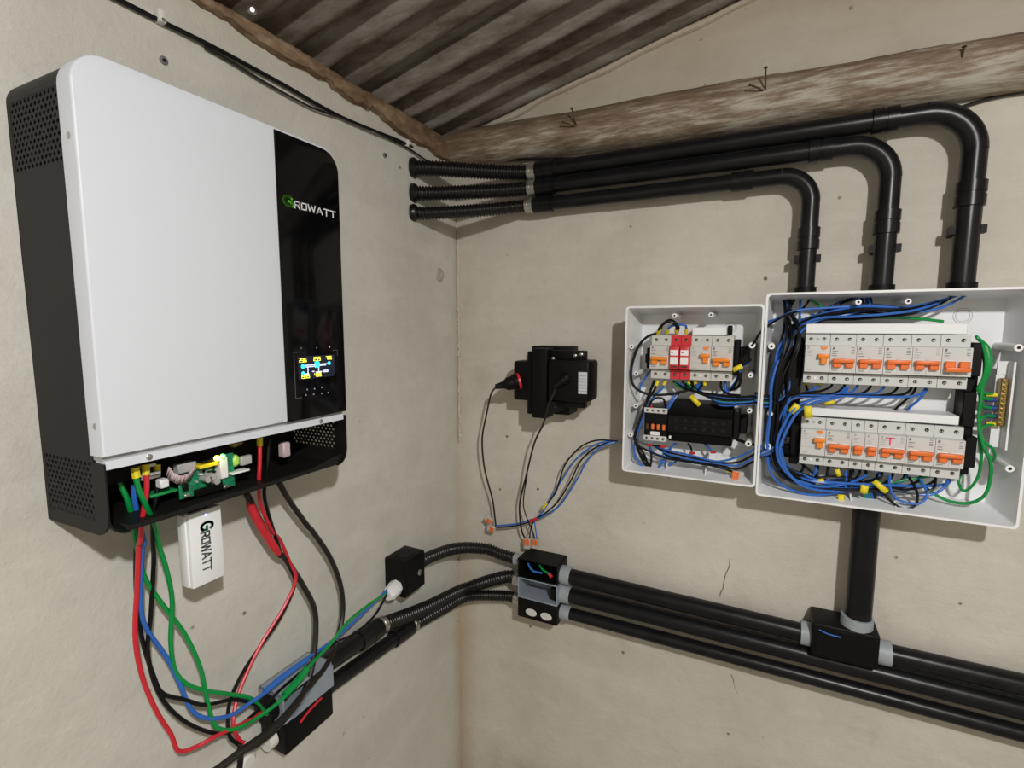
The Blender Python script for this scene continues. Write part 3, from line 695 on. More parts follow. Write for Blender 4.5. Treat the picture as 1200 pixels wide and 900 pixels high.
connector_ring((.172, -.032, .967), (1, 0, 0), .02, .0125, fx, 'collar')

# triple conduit boxes on the right wall
X0, X1, DB = .193, .289, .062
tb = thing('conduit_box', (.24, 0, .941), 'black open conduit box holding wire ends, top of the stacked trio', 'conduit box')
open_box(tb, (X0, -DB, .942), (X1, -.001, .986), 'y', 'black')
wire('wblue', [(X0+.022, -.055, .975), (X0+.035, -.058, .962), (X0+.055, -.05, .957)], None, .0022, parent=tb, name='blue_wire_end')
wire('wgreen', [(X0+.048, -.05, .975), (X0+.058, -.056, .969), (X0+.076, -.058, .963)], None, .0022, parent=tb, name='green_wire_end')
MB().cyl((X0+.074, -.056, .9625), (X0+.081, -.059, .9575), .004, seg=10).build('red_wire_cap', 'red', tb)
tm = thing('conduit_box', (.24, 0, .895), 'grey open conduit box between two black ones', 'conduit box')
open_box(tm, (X0, -DB, .8935), (X1, -.001, .9415), 'y', 'greyplastic')
MB().rbox((X1-.022, -.05, .900), (X1-.006, -.012, .925), .001, 1).build('terminal', 'black', tm)
tl = thing('conduit_box', (.24, 0, .85), 'black conduit box with two round holes, bottom of the stacked trio', 'conduit box')
MB().rbox((X0, -DB, .848), (X1, -.001, .893), .0025, 2).build('body', 'black', tl)
for x in (X0+.034, X0+.070):
    MB().prism([(x+.0135*math.cos(a*math.pi/11), -DB-.0003, .865+.0085*math.sin(a*math.pi/11)) for a in range(22)], (0, .001, 0)).build('knockout', 'oldclip', tl)
for t_, zc, r in ((tb, TRI[0]-.006, .0165), (tm, TRI[1]-.004, .0165), (tl, TRI[2], .0135)):
    MB().lathe((X1-.001, -.035, zc), (1, 0, 0), [(0, r+.0035), (.020, r+.0035), (.020, r+.001), (.022, r)], 24).build('collar', 'collar', t_)
# rigid lower conduits
TX0, TX1 = .766, .864
def low_pipe(z0, z1, x0, x1, r, label):
    return tag(straight('rigid_conduit', (x0, -.035, z0), (x1, -.035, z1), r), label, 'conduit', 'lower black conduits')
low_pipe(TRI[0]-.006, .950, X1+.003, TX0, .0165, 'black pipe joining the stacked boxes to the tee box')
low_pipe(.948, .947, TX1, 1.9, .0165, 'black pipe continuing right from the tee box')
low_pipe(TRI[1]-.004, .902, X1+.003, 1.9, .0165, 'middle black pipe passing beneath the tee box')
low_pipe(TRI[2], .864, X1+.003, 1.9, .0132, 'lowest thin black pipe along the right wall')
# tee box
te = thing('conduit_box', (.815, 0, .93), 'black tee conduit box with three grey collars', 'conduit box')
MB().rbox((TX0, -.066, .929), (TX1, -.004, .990), .004, 3).build('body', 'black', te)
MB().rbox((TX0+.006, -.0672, .935), (TX1-.006, -.0655, .984), .0006, 1).build('cover_plate', 'black', te)
MB().lathe((TX0+.001, -.035, .950), (-1, 0, 0), [(0, .0205), (.016, .0205), (.016, .017)], 24).build('collar', 'collar', te)
MB().lathe((TX1-.001, -.035, .948), (1, 0, 0), [(0, .0205), (.022, .0205), (.022, .017)], 24).build('collar', 'collar', te)
MB().lathe((.833, -.042, .989), (0, 0, 1), [(0, .024), (.018, .024), (.018, .020)], 28).build('collar', 'collar', te)
wire('wblue', [(TX0+.010, -.0680, .980), (TX0+.024, -.0682, .976), (TX0+.042, -.0680, .975)], None, .0012, parent=te, name='blue_wire_end')
tag(straight('rigid_conduit', (.834, -.042, .995), (.834, -.042, 1.214), .0200), 'vertical black pipe from the large breaker box to the tee box', 'conduit')

# ================================================================== UPPER CONDUITS
DU = .036
def upper(px_j, z, xe, r, R_, coup_px, label, flabel, zh, yh, zcoup, zclip):
    ztop = 1.5575
    t = thing('rigid_conduit', (xe, -DU, ztop), label, 'conduit', 'upper black conduits')
    D = DU; xs = PR(px_j[0], px_j[1], D).x
    zl = z
    straight('pipe', (xs, -D, zl), (xe-R_, -D, zl), r, t)
    arcp = [(xe-R_+R_*math.sin(math.radians(a)), -D, zl-R_+R_*math.cos(math.radians(a))) for a in range(0, 91, 6)]
    MB().tube(arcp, r*1.02, 24).build('elbow', 'pipe', t)
    straight('drop_pipe', (xe, -D, zl-R_), (xe, -D, ztop+.001), r, t)
    coupling((coup_px, -D, zl), (1, 0, 0), .034, r, t)
    coupling((xe, -D, zcoup), (0, 0, 1), .036, r, t)
    coupling((xs+.028, -D, zl), (1, 0, 0), .04, r, t)
    mb = MB(); mb.box((xe-r-.006, -D+.008, zclip-.006), (xe+r+.006, -D-.006, zclip+.006)); mb.box((xe-r, -.002, zclip-.006), (xe+r, -D, zclip+.006)); mb.build('saddle_clip', 'black', t)
    MB().lathe((xe, -D, ztop+.012), (0, 0, -1), [(0, r+.003), (.0125, r+.003), (.0125, r)], 24).build('adaptor', 'black', t)
    k = thing('flexible_conduit', (0, yh, zh), flabel, 'flexible conduit', 'upper flexible conduits')
    s_ = Vector((.001, yh, zh)); e = Vector((xs, -D, zl))
    flex_tube([s_, s_+Vector((.035, .020, .0)), e.lerp(s_, .35)+Vector((0, .004, -.002)), e-Vector((.02, .002, .0)), e], r*1.0, k)
    connector_ring(e-Vector((.010, 0, 0)), (1, 0, 0), .020, r*1.0, k)
    MB().lathe((.0, yh, zh), (1, .5, 0), [(-.004, r*1.25), (.004, r*1.3), (.010, r*1.02), (.010, r*.8)], 20).build('flared_end', 'flex', k)
PITS = dict()
upper((625, 200), 1.825, PR(1133, 270, DU).x, .0160, .062, PR(1037, 140, DU).x, 'topmost black pipe turning down into the large box at its right', 'topmost black corrugated conduit entering the left wall', 1.826, -.163, 1.700, 1.648)
upper((625, 217), 1.792, PR(1038, 275, DU).x, .0150, .056, PR(962, 172, DU).x, 'middle black pipe turning down into the centre of the large box', 'middle of the three upper black corrugated conduits', 1.776, -.164, 1.668, 1.627)
upper((622, 239), 1.757, PR(947, 285, DU).x, .0138, .046, PR(870, 206, DU).x, 'lowest of the upper black pipes, turning down at the large box left corner', 'lowest of the three upper black corrugated conduits', 1.736, -.166, 1.650, 1.617)

# thin cables, clips, wall plugs
wire('wblack', [PL(*p) for p in ((100, -20, .006), (140, 0, .006), (185, 23, .006), (250, 55, .008), (330, 98, .006), (400, 137, .006), (475, 168, .006))]+[PR(510, 187, .02), PR(560, 188, .012), PR(700, 185, .045)],
     'thin black cable along the left wall above the inverter', .0028, cat='cable', name='cable')
wire('wcable', [PL(*p) for p in ((240, 55, .006), (270, 72, .006), (320, 102, .006), (370, 128, .006), (415, 143, .006), (475, 172, .006), (500, 188, .008), (512, 192, .01))],
     'second thin brownish cable sagging under the black cable', .0018, cat='cable', name='cable')
wire('wcable', [PR(*p) for p in ((1060, 140, .02), (1120, 127, .006), (1170, 113, .006), (1230, 103, .006), (1300, 90, .006))], 'thin cable running under the log to the right edge', .0025, cat='cable', name='cable')
for px, py, lab, s_ in ((184, 22, 'white cable clip on the left wall above the inverter', 1.0), (474, 169, 'small white cable clip near the roof corner', .9)):
    p = PL(px, py, 0); c = thing('cable_clip', p, lab, 'clip')
    MB().rbox((.001, p.y-.0045*s_, p.z-.007*s_), (.012, p.y+.0045*s_, p.z+.008*s_), .002, 2).build('clip_body', 'oldclip', c)
    MB().lathe((.012, p.y, p.z-.004), (1, 0, 0), [(0, .0022), (.001, .002)], 10).build('nail_head', 'steel', c)
def plug(p, n, lab, r=.005):
    o = MB().slot(0).lathe(p, n, [(-.002, r), (.0012, r), (.0018, r*.8)], 14); o.slot(1).lathe(p, n, [(.0015, r*.45), (.0021, r*.45)], 8)
    tag(o.build('wall_plug', ['print', 'hole']), lab, 'wall plug')
plug(PL(191.5, 71, .001), (1, 0, 0), 'grey wall plug in the left wall above the inverter')
plug(PL(451, 182, .001), (1, 0, 0), 'grey wall plug beside the upper corrugated conduits', .0045)
plug(PR(630.5, 573, .001), (0, -1, 0), 'small dark screw hole beside the blue wires', .0028)
pp = PL(515, 322, 0.0005); rnd = random.Random(4)
tag(MB().lathe(pp, (1, 0, 0), [(-.001, .017), (.0015, .015), (.003, .009), (.0015, .004)], 14).build('filler_patch', 'filler'), 'rough grey filled hole in the left wall near the corner', 'wall patch')
gp_ = PL(295, 13, .022); tag(MB().lathe(gp_, (1, -.6, -.2), [(0, .004), (.003, .006), (.006, .003)], 12).build('roof_gap_glint', 'steel'), 'small shiny stud standing in for daylight through a gap above the wall plate', 'bolt')  # metal stud added in place of outside light showing through a roof gap

# ================================================================== BREAKER BOXES
def enclosure(name, x0, x1, z0, z1, dep, label, bosses, ribs, knock, bottoms):
    t = thing(name, ((x0+x1)/2, 0, z0), label, 'breaker box')
    mb = MB(); th = .0020; tp = .010                      # walls lean outwards towards the rim
    def ring(ins, y):
        return [(x, y, z) for x, z in rrect(x0+ins, x1-ins, z0+ins, z1-ins, [max(.002, .006-ins*.3)]*4, 4)]
    rings = [ring(tp, -.002), ring(tp*.55, -.03), ring(0, -dep+.004), ring(-.0015, -dep+.004), ring(-.0015, -dep), ring(th, -dep), ring(tp*.55+th, -.03), ring(tp+th, -.005)]
    n = len(rings[0]); vs = [v for r in rings for v in r]
    fs = [tuple(range(n)), tuple(range((len(rings)-1)*n, len(rings)*n))]
    for k in range(len(rings)-1): fs += [(k*n+i, k*n+(i+1) % n, (k+1)*n+(i+1) % n, (k+1)*n+i) for i in range(n)]
    mb.add(vs, fs).build('shell', 'whiteplastic', t, ang=40)
    for (x, z, big) in bosses:
        r = .0052 if big else .0042; b = MB()
        b.slot(0).lathe((x, -.004, z), (0, -1, 0), [(0, r*1.25), (dep-.016, r), (dep-.014, r)], 16)
        b.slot(1).lathe((x, -(dep-.0098), z), (0, -1, 0), [(0, r*.42), (.0004, r*.42)], 10)
        b.build('screw_boss', ['boss', 'hole'], t)
    for x in ribs:                                        # wedge ribs on the floor of the box
        MB().prism([(x, -.006, z0+.010), (x, -.006, z0+.038), (x, -.030, z0+.034), (x, -dep*.8, z0+.004)], (.0022, 0, 0)).build('rib', 'whiteplastic', t)
    for (x, z, r) in knock:
        for rr in (r, r*.75):
            b = MB(); b.tube([(x+rr*math.cos(a*math.pi/14), -.0052, z+rr*math.sin(a*math.pi/14)) for a in range(29)], .0004, 5); b.build('knockout_ring', 'printlight', t)
    return t
BX0, BX1, BZ0, BZ1 = .6665, 1.0075, 1.212, 1.5565
SX0, SX1, SZ0, SZ1 = .4315, .6625, 1.2255, 1.5385
DEP = .090
def pos(fn, lst, d): return [(fn(x, y, d).x, fn(x, y, d).z, b) for x, y, b in lst]
ebig = enclosure('breaker_box', BX0, BX1, BZ0, BZ1, DEP, 'large open white breaker box with two rows of breakers', pos(RB, [(390, 75, 0), (570, 72, 0), (75, 235, 1), (70, 480, 0), (62, 598, 1), (970, 240, 1), (938, 678, 1)], DEP-.014),
    [RB(350, 800, .04).x, RB(505, 830, .04).x], [(RB(770, 125, .005).x, RB(770, 125, .005).z, .012), (RB(740, 745, .005).x, RB(740, 745, .005).z, .012)], 0)
esm = enclosure('breaker_box', SX0, SX1, SZ0, SZ1, DEP, 'small open white breaker box with red surge protectors', pos(RS, [(257, 98, 0), (424, 94, 0), (62, 240, 0), (82, 362, 0), (80, 510, 0), (57, 642, 0), (612, 233, 1), (605, 370, 0), (600, 532, 0), (595, 682, 1)], DEP-.014),
    [RS(225, 800, .04).x, RS(400, 820, .04).x], [(RS(515, 150, .005).x, RS(515, 150, .005).z, .010), (RS(495, 720, .005).x, RS(495, 720, .005).z, .010)], 0)

# ---- breaker prototypes; local origin: left bottom of the module, x to the right, z up, -y to the viewer; rail plane y = 0
MH = .082
def body_profile(mb, wd, front=.069, sh=.056):
    prof = [(-.012, .004), (-sh, .000), (-sh, .0165), (-sh+.006, .019), (-front, .0195), (-front, .0625), (-sh, .0635), (-sh, .0815), (-.012, MH)]
    mb.prism([(.0003, y, z) for y, z in prof], (wd-.0006, 0, 0))
SCREW_ME = None
def screw_mesh():
    mb = MB(); mb.slot(0).lathe((0, 0, 0), (0, -1, 0), [(-.002, .0029), (.0003, .0029), (.0003, .0024)], 12)
    mb.slot(1).lathe((.0004, 0, -.0005), (0, -1, 0), [(.0001, .0018), (.0005, .0018)], 9)
    mb.slot(0).box((-.0004, -.0004, -.0022), (.0006, -.0008, .0016))
    return mb
def add_screws(t, xs, sh=.056, zt=.0735, zb=.0085):
    first = None
    for z in (zt, zb):
        for x in xs:
            if first is None:
                first = screw_mesh().build('terminal_screw', ['hole', 'steel']); o = first
            else: o = bpy.data.objects.new('terminal_screw', first.data); COL.objects.link(o)
            o.parent = t; o.location = (x, -sh, z)
def lever_pair(t, xs, on=True, m='orange', front=.069, single=False):
    mb = MB(); z = .0365
    lo_, hi_ = min(xs)-.0062, max(xs)+.0062
    if on:
        mb.rbox((lo_, -front-.0115, z), (hi_, -front-.003, z+.0062), .0012, 2)
        for x in xs: mb.rbox((x-.0055, -front-.007, z-.0085), (x+.0055, -front+.002, z+.003), .001, 1)
    else:
        mb.rbox((lo_, -front-.0115, z-.0095), (hi_, -front-.003, z-.0030), .0012, 2)
        for x in xs: mb.rbox((x-.0062, -front-.007, z-.006), (x+.0062, -front+.002, z+.006), .001, 1)
    b = MB()
    for x in xs: b.rbox((x-.0068, -front-.0006, z-.0105), (x+.0068, -front+.001, z+.007), .0008, 1)
    tw = b.build('toggle_window', 'boss', t); mb.build('toggle', m, tw)
def prints(t, x0, wd, m, rows=((.057, .003), (.0535, .008), (.050, .006), (.0465, .007)), right=True, front=.069):
    b = MB(); y = -front
    for z, L_ in rows: b.box((x0+.0025, y-.0002, z), (x0+.0025+L_, y+.0002, z+.0011))
    b.lathe((x0+.0045, y, .0595), (0, -1, 0), [(0, .0017), (.0002, .0017)], 10)
    if right:
        for z in (.0595, .056, .0535, .051): b.box((x0+wd-.0075, y-.0002, z), (x0+wd-.003, y+.0002, z+.001))
    b.box((x0+.003, y-.0002, .0225), (x0+.011, y+.0002, .0237)); tag(b.build('printed_marking', m, t, False), kind='stuff')
def mcb2(label, m='mcb', on=True, lm='orange', pm='print', cat='circuit breaker', group='double pole breakers'):
    t = thing('circuit_breaker', (0, 0, 0), label, cat, group)
    mb = MB(); body_profile(mb, .036); mb.build('body', m, t)
    b = MB(); b.box((.0178, -.0693, .0195), (.0182, -.068, .0300)); b.build('seam', 'printlight', t)
    lever_pair(t, (.0095, .0265), on, lm); add_screws(t, (.009, .027)); prints(t, 0, .036, pm); return t
def mcb1(label):
    t = thing('circuit_breaker', (0, 0, 0), label, 'circuit breaker', 'single pole breakers')
    mb = MB(); body_profile(mb, .018); mb.build('body', 'mcb', t)
    lever_pair(t, (.009,), True, 'orange'); add_screws(t, (.009,)); prints(t, 0, .018, 'printlight', right=False); return t
def rcd(label, m='mcb'):
    t = thing('residual_current_breaker', (0, 0, 0), label, 'circuit breaker', 'residual current breakers')
    mb = MB(); body_profile(mb, .036); mb.build('body', m, t)
    b = MB(); b.prism([(.027+.0048*math.cos(math.radians(a)), -.0685, .0615+.0048*math.sin(math.radians(a))) for a in range(180, 361, 15)], (0, -.0022, 0)); b.build('test_button', 'orange2', t)
    b = MB(); b.rbox((.0185, -.080, .0435), (.0345, -.072, .0500), .0012, 2); b.rbox((.0225, -.0765, .033), (.0315, -.067, .045), .001, 1); tw = MB().rbox((.0205, -.0696, .0315), (.0335, -.0675, .051), .0008, 1).build('toggle_window', 'boss', t); b.build('toggle', 'orange2', tw)
    MB().box((.0005, -.0693, .0325), (.0355, -.0688, .0330)).build('seam', 'printlight', t)
    add_screws(t, (.0085, .0275)); prints(t, 0, .036, 'printlight', right=False)
    for z in (.0735, .0085): MB().lathe((.018, -.056, z), (0, -1, 0), [(-.001, .0022), (.0004, .0022), (.0004, .001)], 10).build('terminal_cap', 'printlight' if z > .04 else 'boss', t)
    return t
def spd(label):
    t = thing('surge_protector', (0, 0, 0), label, 'surge protector', 'red surge protectors')
    mb = MB(); body_profile(mb, .018, .072); mb.build('base', 'red', t)
    b = MB(); b.rbox((.0008, -.0765, .021), (.0172, -.070, .0615), .0015, 2); crt = b.build('cartridge', 'red', t)
    MB().box((.0022, -.0769, .0455), (.0158, -.0764, .0555)).build('label_window', 'boss', crt)
    MB().box((.0022, -.0769, .0290), (.0158, -.0764, .0425)).build('label_window', 'boss', crt)
    MB().box((.0035, -.0771, .0235), (.0145, -.0764, .0262)).build('status_window', 'rust', crt)
    b = MB(); b.box((.0035, -.0771, .0500), (.0075, -.0768, .0520)); b.build('printed_marking', 'pink', crt, False)
    add_screws(t, (.009,)); return t
def place(t, x, z, y=-.004): t.location = (x, y, z); return t

R1X, R1Z = .7275, 1.4085; R2X, R2Z = .7295, 1.2685
place(rcd('wide breaker with orange test button, left end of the large box upper row'), R1X, R1Z)
p2 = mcb2('double breaker next to the test-button breaker in the large box upper row'); place(p2, R1X+.036, R1Z)
def dup(src, label, x, z):
    c = copy_tree(src); c.location = (x, -.004, z); c['label'] = label; return c
dup(p2, 'third breaker from the left in the large box upper row', R1X+.072, R1Z)
dup(p2, 'fourth breaker from the left in the large box upper row', R1X+.108, R1Z)
place(mcb2('fifth breaker in the large box upper row, paler print, beside the switched-off one', pm='printlight'), R1X+.144, R1Z)
place(mcb2('switched-off double breaker at the right end of the large box upper row', on=False), R1X+.180, R1Z)
place(rcd('wide breaker with orange test button, left end of the large box lower row'), R2X, R2Z)
dup(p2, 'double breaker next to the test-button breaker in the large box lower row', R2X+.036, R2Z)
s1_ = mcb1('narrow single breaker in the large box lower row, left of its twin'); place(s1_, R2X+.072, R2Z)
dup(s1_, 'narrow single breaker in the large box lower row, right of its twin', R2X+.090, R2Z)
tbk = mcb2('double breaker marked with a red T in the large box lower row', pm='printlight'); place(tbk, R2X+.108, R2Z)
b = MB(); stroke(b, [(.009, .0585), (.021, .0585)], .0016, Vector((0, -.0692, 0)), X_, Z_, Vector((0, -1, 0)), .0002); stroke(b, [(.0152, .058), (.0150, .0485)], .0022, Vector((0, -.0692, 0)), X_, Z_, Vector((0, -1, 0)), .0002)
tm_ = b.build('red_letter_mark', 'pink', None, False); tm_.parent = tbk
dup(p2, 'breaker second from the right end of the large box lower row', R2X+.144, R2Z)
dup(p2, 'breaker at the right end of the large box lower row', R2X+.180, R2Z)
S1X, S1Z = .4735, 1.4045
place(mcb2('double breaker left of the red surge protectors', 'mcb2', lm='orange2'), S1X, S1Z)
sp1 = spd('red surge protector next to the grey breaker at left'); place(sp1, S1X+.036, S1Z)
dup(sp1, 'red surge protector next to the test-button breaker', S1X+.054, S1Z)
place(rcd('breaker with orange test button right of the surge protectors', 'mcb2'), S1X+.072, S1Z)
place(mcb2('double breaker at the right end of the small box', 'mcb2', lm='orange2'), S1X+.108, S1Z)

# rails, supports and white cover strips
def rail(x0, x1, z, label):
    t = MB(); t.box((x0, -.006, z-.0175), (x1, -.0135, z+.0175)); o = tag(t.build('din_rail', 'steel'), label, 'mounting rail'); return o
rail(.712, .958, R1Z+.041, 'steel mounting rail behind the large box upper row'); rail(.712, .958, R2Z+.041, 'steel mounting rail behind the large box lower row')
rail(.462, .640, S1Z+.041, 'steel mounting rail behind the small box breakers')
def support(pts, label, name='rail_support'):
    mb = MB()
    for a, b_ in pts: mb.rbox(a, b_, .0015, 1)
    return tag(mb.build(name, 'black'), label, 'rail support')
support([((.707, -.006, R1Z-.10), (.7265, -.040, R1Z+.075)), ((.715, -.038, R2Z-.005), (.7285, -.050, R2Z+.070)), ((.703, -.02, R2Z+.005), (.716, -.045, R2Z+.025))], 'black rail support left of the breakers in the large box')
support([((.9445, -.006, R2Z+.005), (.9600, -.046, R1Z+.070)), ((.9440, -.044, R1Z+.020), (.9580, -.062, R1Z+.070)), ((.9480, -.044, R2Z+.020), (.9620, -.062, R2Z+.068)), ((.9420, -.04, R1Z-.058), (.9580, -.056, R1Z-.004))], 'black rail support right of the breakers in the large box')
support([((.4640, -.006, S1Z+.018), (.4730, -.056, S1Z+.058)), ((.460, -.01, S1Z+.028), (.466, -.050, S1Z+.046))], 'black end stop left of the small box breakers')
support([((.6185, -.006, S1Z+.010), (.6275, -.056, S1Z+.075)), ((.6275, -.01, S1Z+.03), (.643, -.05, S1Z+.062)), ((.606, -.055, S1Z+.083), (.614, -.062, S1Z+.100))], 'black end stop right of the small box breakers')
def strip(x0, x1, z0, z1, y0, y1, label):
    return tag(MB().rbox((x0, -y0, z0), (x1, -y1, z1), .001, 1).build('cover_strip', 'whiteplastic'), label, 'cover strip')
strip(.7275, .938, R1Z+MH+.0008, R1Z+MH+.017, .012, .060, 'white cover strip above the large box upper row')
strip(.7330, .938, R2Z+MH+.0025, R2Z+MH+.0165, .012, .062, 'white cover strip above the large box lower row')
strip(.5455, .607, S1Z+MH+.0008, S1Z+MH+.015, .012, .056, 'white cover strip above the small box breakers')

# contactor and black terminal block in the small box
ct = thing('contactor', (.466, -.004, 1.28), 'small black contactor with pale terminal strips in the small box', 'contactor')
CX0, CX1 = .4655, .5080
MB().rbox((CX0, -.066, 1.287), (CX1, -.012, 1.350), .0015, 1).build('body', 'black', ct)
for z in (1.338, 1.284):
    MB().rbox((CX0-.001, -.068, z), (CX1, -.040, z+.0105), .001, 1).build('terminal_strip', 'mcb', ct)
    for i in range(4): 
        o = screw_mesh().build('terminal_screw', ['hole', 'steel'], None); o.parent = ct; o.location = Vector((CX0+.0055+i*.0103, -.068, z+.0052))-ct.location; o.scale = (.85, 1, .85)
for i in range(4): MB().rbox((CX0+.003+i*.0103, -.0675, 1.306), (CX0+.0085+i*.0103, -.064, 1.317), .001, 1).build('contact_window', 'orange' if i else 'rust', ct)
MB().rbox((CX0+.012, -.069, 1.2955), (CX0+.030, -.065, 1.3025), .0008, 1).build('label_clip', 'boss', ct)
tk = thing('terminal_block', (.515, -.004, 1.28), 'long black terminal block under the small box breakers', 'terminal block')
mb = MB(); TK0, TK1 = .5095, .6215
prof = [(-.010, 1.287), (-.050, 1.284), (-.056, 1.300), (-.066, 1.305), (-.066, 1.336), (-.056, 1.342), (-.048, 1.360), (-.010, 1.362)]
mb.prism([(TK0, y, z) for y, z in prof], (TK1-TK0, 0, 0)); mb.build('body', 'black', tk)
MB().box((TK0+.002, -.0668, 1.3195), (TK1-.002, -.0658, 1.3205)).build('seam', 'black_metal', tk)
for i in range(6):
    for z in (1.3135, 1.3275):
        MB().lathe((TK0+.015+i*.0165, -.066, z), (0, -1, 0), [(-.001, .0033), (.0006, .0033), (.0006, .0022)], 12).build('terminal_screw', 'black_metal', tk)
support([((.6225, -.006, 1.300), (.6330, -.060, 1.350)), ((.6330, -.01, 1.308), (.6450, -.045, 1.340))], 'black end stop right of the black terminal block')
MB().rbox((TK0+.002, -.062, 1.2905), (TK0+.006, -.058, 1.296), .0005, 1).build('clip', 'boss', tk)

# earth bar on the right side of the large box
eb = thing('earth_bar', (.985, -.02, 1.30), 'brass earth bar on a white bracket inside the large box', 'earth bar')
ex0 = RB(893, 450, .045).x; ezt, ezb = RB(925, 290, .045).z, RB(905, 605, .045).z
mb = MB(); mb.box((ex0+.010, -.040, ezb), (ex0+.0125, -.060, ezt)); mb.box((ex0-.002, -.038, ezb), (ex0+.012, -.040, ezb+.028)); mb.box((ex0-.002, -.038, ezt-.02), (ex0+.012, -.040, ezt)); mb.box((ex0-.002, -.0375, ezb), (ex0+.012, -.0385, ezt)); mb.build('bracket', 'whiteplastic', eb)
zb0, zb1 = RB(905, 525, .05).z, RB(915, 352, .05).z
MB().rbox((ex0, -.041, zb0), (ex0+.008, -.054, zb1), .001, 1).build('bar', 'brass', eb)
for i in range(10):
    z = zb0+.004+(zb1-zb0-.008)*i/9
    MB().lathe((ex0+.004, -.054, z), (0, -1, 0), [(0, .0024), (.0022, .0024), (.003, .0016)], 8).build('bar_screw', 'brass', eb)

# ---- yellow cable markers
def marker(p, label, a=0, s=(.011, .017), tilt=0):
    mb = MB(); n = 5; vs = []
    for i in range(n+1):
        u = (i/n-.5)*s[0]; bend = -.0022*math.cos((i/n-.5)*math.pi)
        for v in (-s[1]/2, s[1]/2): vs.append(Vector((u, bend, v)))
    rot = Matrix.Rotation(math.radians(a), 3, 'Y') @ Matrix.Rotation(math.radians(tilt), 3, 'Z')
    mb.add([Vector(p)+rot @ v for v in vs], [(2*i, 2*i+2, 2*i+3, 2*i+1) for i in range(n)])
    o = mb.build('cable_marker', 'yellow'); o.modifiers.new('t', 'SOLIDIFY').thickness = .001
    return tag(o, label, 'cable marker', 'yellow cable markers')
marker(RB(158, 462, .084), 'tilted yellow tag left of the large box lower row', 35)
marker(RB(208, 474, .086), 'upright yellow tag over the lower test-button breaker corner', -5, (.012, .020))
marker(RB(285, 440, .070), 'small yellow tag on the wires between the two rows', 70, (.007, .014))
marker(RB(250, 728, .075), 'yellow tag on the wires under the lower test-button breaker', 75, (.010, .013))
marker(RB(328, 792, .070), 'yellow tag hanging lowest at the floor of the large box', -4, (.010, .017))
marker(RB(412, 755, .076), 'yellow tag hanging under the narrow breakers', 5, (.011, .014))
marker(RB(470, 745, .072), 'long slanting yellow tag beneath the red T breaker', -50, (.009, .024))
marker(RB(316, 695, .066), 'yellow tag just below the lower row double breaker', -20, (.008, .012))
marker(RS(545, 338, .072), 'yellow tag at the right of the small box breakers', 60, (.009, .017))
marker(RS(350, 487, .058), 'creased yellow tag above the black terminal block', -45, (.009, .024))
marker(RS(505, 805, .066), 'yellow tag beside the orange lever connector in the small box', 40, (.007, .010))

# ---- wires of the large box
def mid(a, b, t): return Vector(a).lerp(Vector(b), t)
GL_ = 'wire bundle down the left side of the large box'
U = random.Random(11)
def lower_feed(i, xe, colour, x_start, label):
    """down the left side, along the floor of the box, up into a lower row terminal"""
    jx = U.uniform(-.007, .016); dj = U.uniform(.030, .062) if colour == 'blue' else U.uniform(.046, .080); vb = U.uniform(0, .020)
    col_x = .688+jx
    pts = [(x_start+U.uniform(-.008, .008), -.030+U.uniform(-.008, .008), 1.5535),
           (mid((x_start, 0, 0), (col_x, 0, 0), .35).x, -.034-U.uniform(0, .012), 1.535+U.uniform(-.006, .004)),
           (col_x+.014+U.uniform(-.004, .006), -dj, 1.485+U.uniform(-.01, .01)),
           (col_x+U.uniform(-.004, .004), -dj-.006, 1.42), (col_x+U.uniform(-.003, .006), -dj, 1.345), (col_x-.002+U.uniform(-.003, .006), -dj, 1.285),
           (col_x+.014, -dj-.004, 1.245+vb), (.745+jx, -.062-U.uniform(0, .014), 1.229+vb), (min(.80, xe-.012) if xe > .78 else .77, -.062-U.uniform(0, .012), 1.233+vb*.7),
           (mid((.78, 0, 0), (xe, 0, 0), .75).x, -.052, 1.240+vb*.5), (xe, -.042, 1.256), (xe, -.042, R2Z+.004)]
    if xe < .78: pts[8:10] = [(xe-.004, -.05, 1.240+vb*.4)]
    wire('w'+colour, pts, label, .0020+U.uniform(0, .0004), GL_)
ORD = 'first second third fourth fifth sixth seventh eighth ninth tenth eleventh twelfth'.split()
terms2 = [R2X+x for x in (.0085, .0275, .045, .063, .081, .099, .117, .135, .153, .171, .189, .207)]
for i, x in enumerate(terms2):
    c = 'blue' if i % 5 in (1, 3) else 'black'
    lower_feed(i, x, c, (.70, .705, .81)[i % 3], '%s wire rising to the %s bottom terminal of the large box lower row' % (c, ORD[i]))
for i in range(5):
    c = ('black', 'blue', 'black', 'black', 'black')[i]; lower_feed(20+i, .76+.03*i, c, .70, ('only %s wire ' if c == 'blue' else 'one of the %s wires ') % c+'deep in the left bundle of the large box')
terms1 = [R1X+x for x in (.0085, .0275, .045, .063, .081, .099, .117, .135, .153, .171)]
for i, x in enumerate(terms1):
    c = 'blue' if i % 5 in (1, 4) else 'black'; v = U.uniform(0, .014); jx = U.uniform(-.004, .014)
    pts = [(x, -.040, R1Z+.004), (x-.002, -.044, 1.402), (max(x-.018, .737), -.058, 1.391+v*.3), (max(.735, x-.06), -.064, 1.384+v*.6), (.722, -.070, 1.382+v*.5), (.703+jx*.3, -.074, 1.366+v),
           (.692+jx, -.070, 1.33), (.690+jx, -.066, 1.285), (.705+jx, -.066, 1.243+v*.6), (.745, -.066, 1.232+v), (.79+U.uniform(0, .03), -.055, 1.238+v), (.83+U.uniform(0, .03), -.03, 1.222)]
    wire('w'+c, pts, '%s wire leaving the %s bottom terminal of the large box upper row' % (c, ORD[i]), .0020, 'wires looping from the upper row', ferrules=(0,) if i < 2 else ())
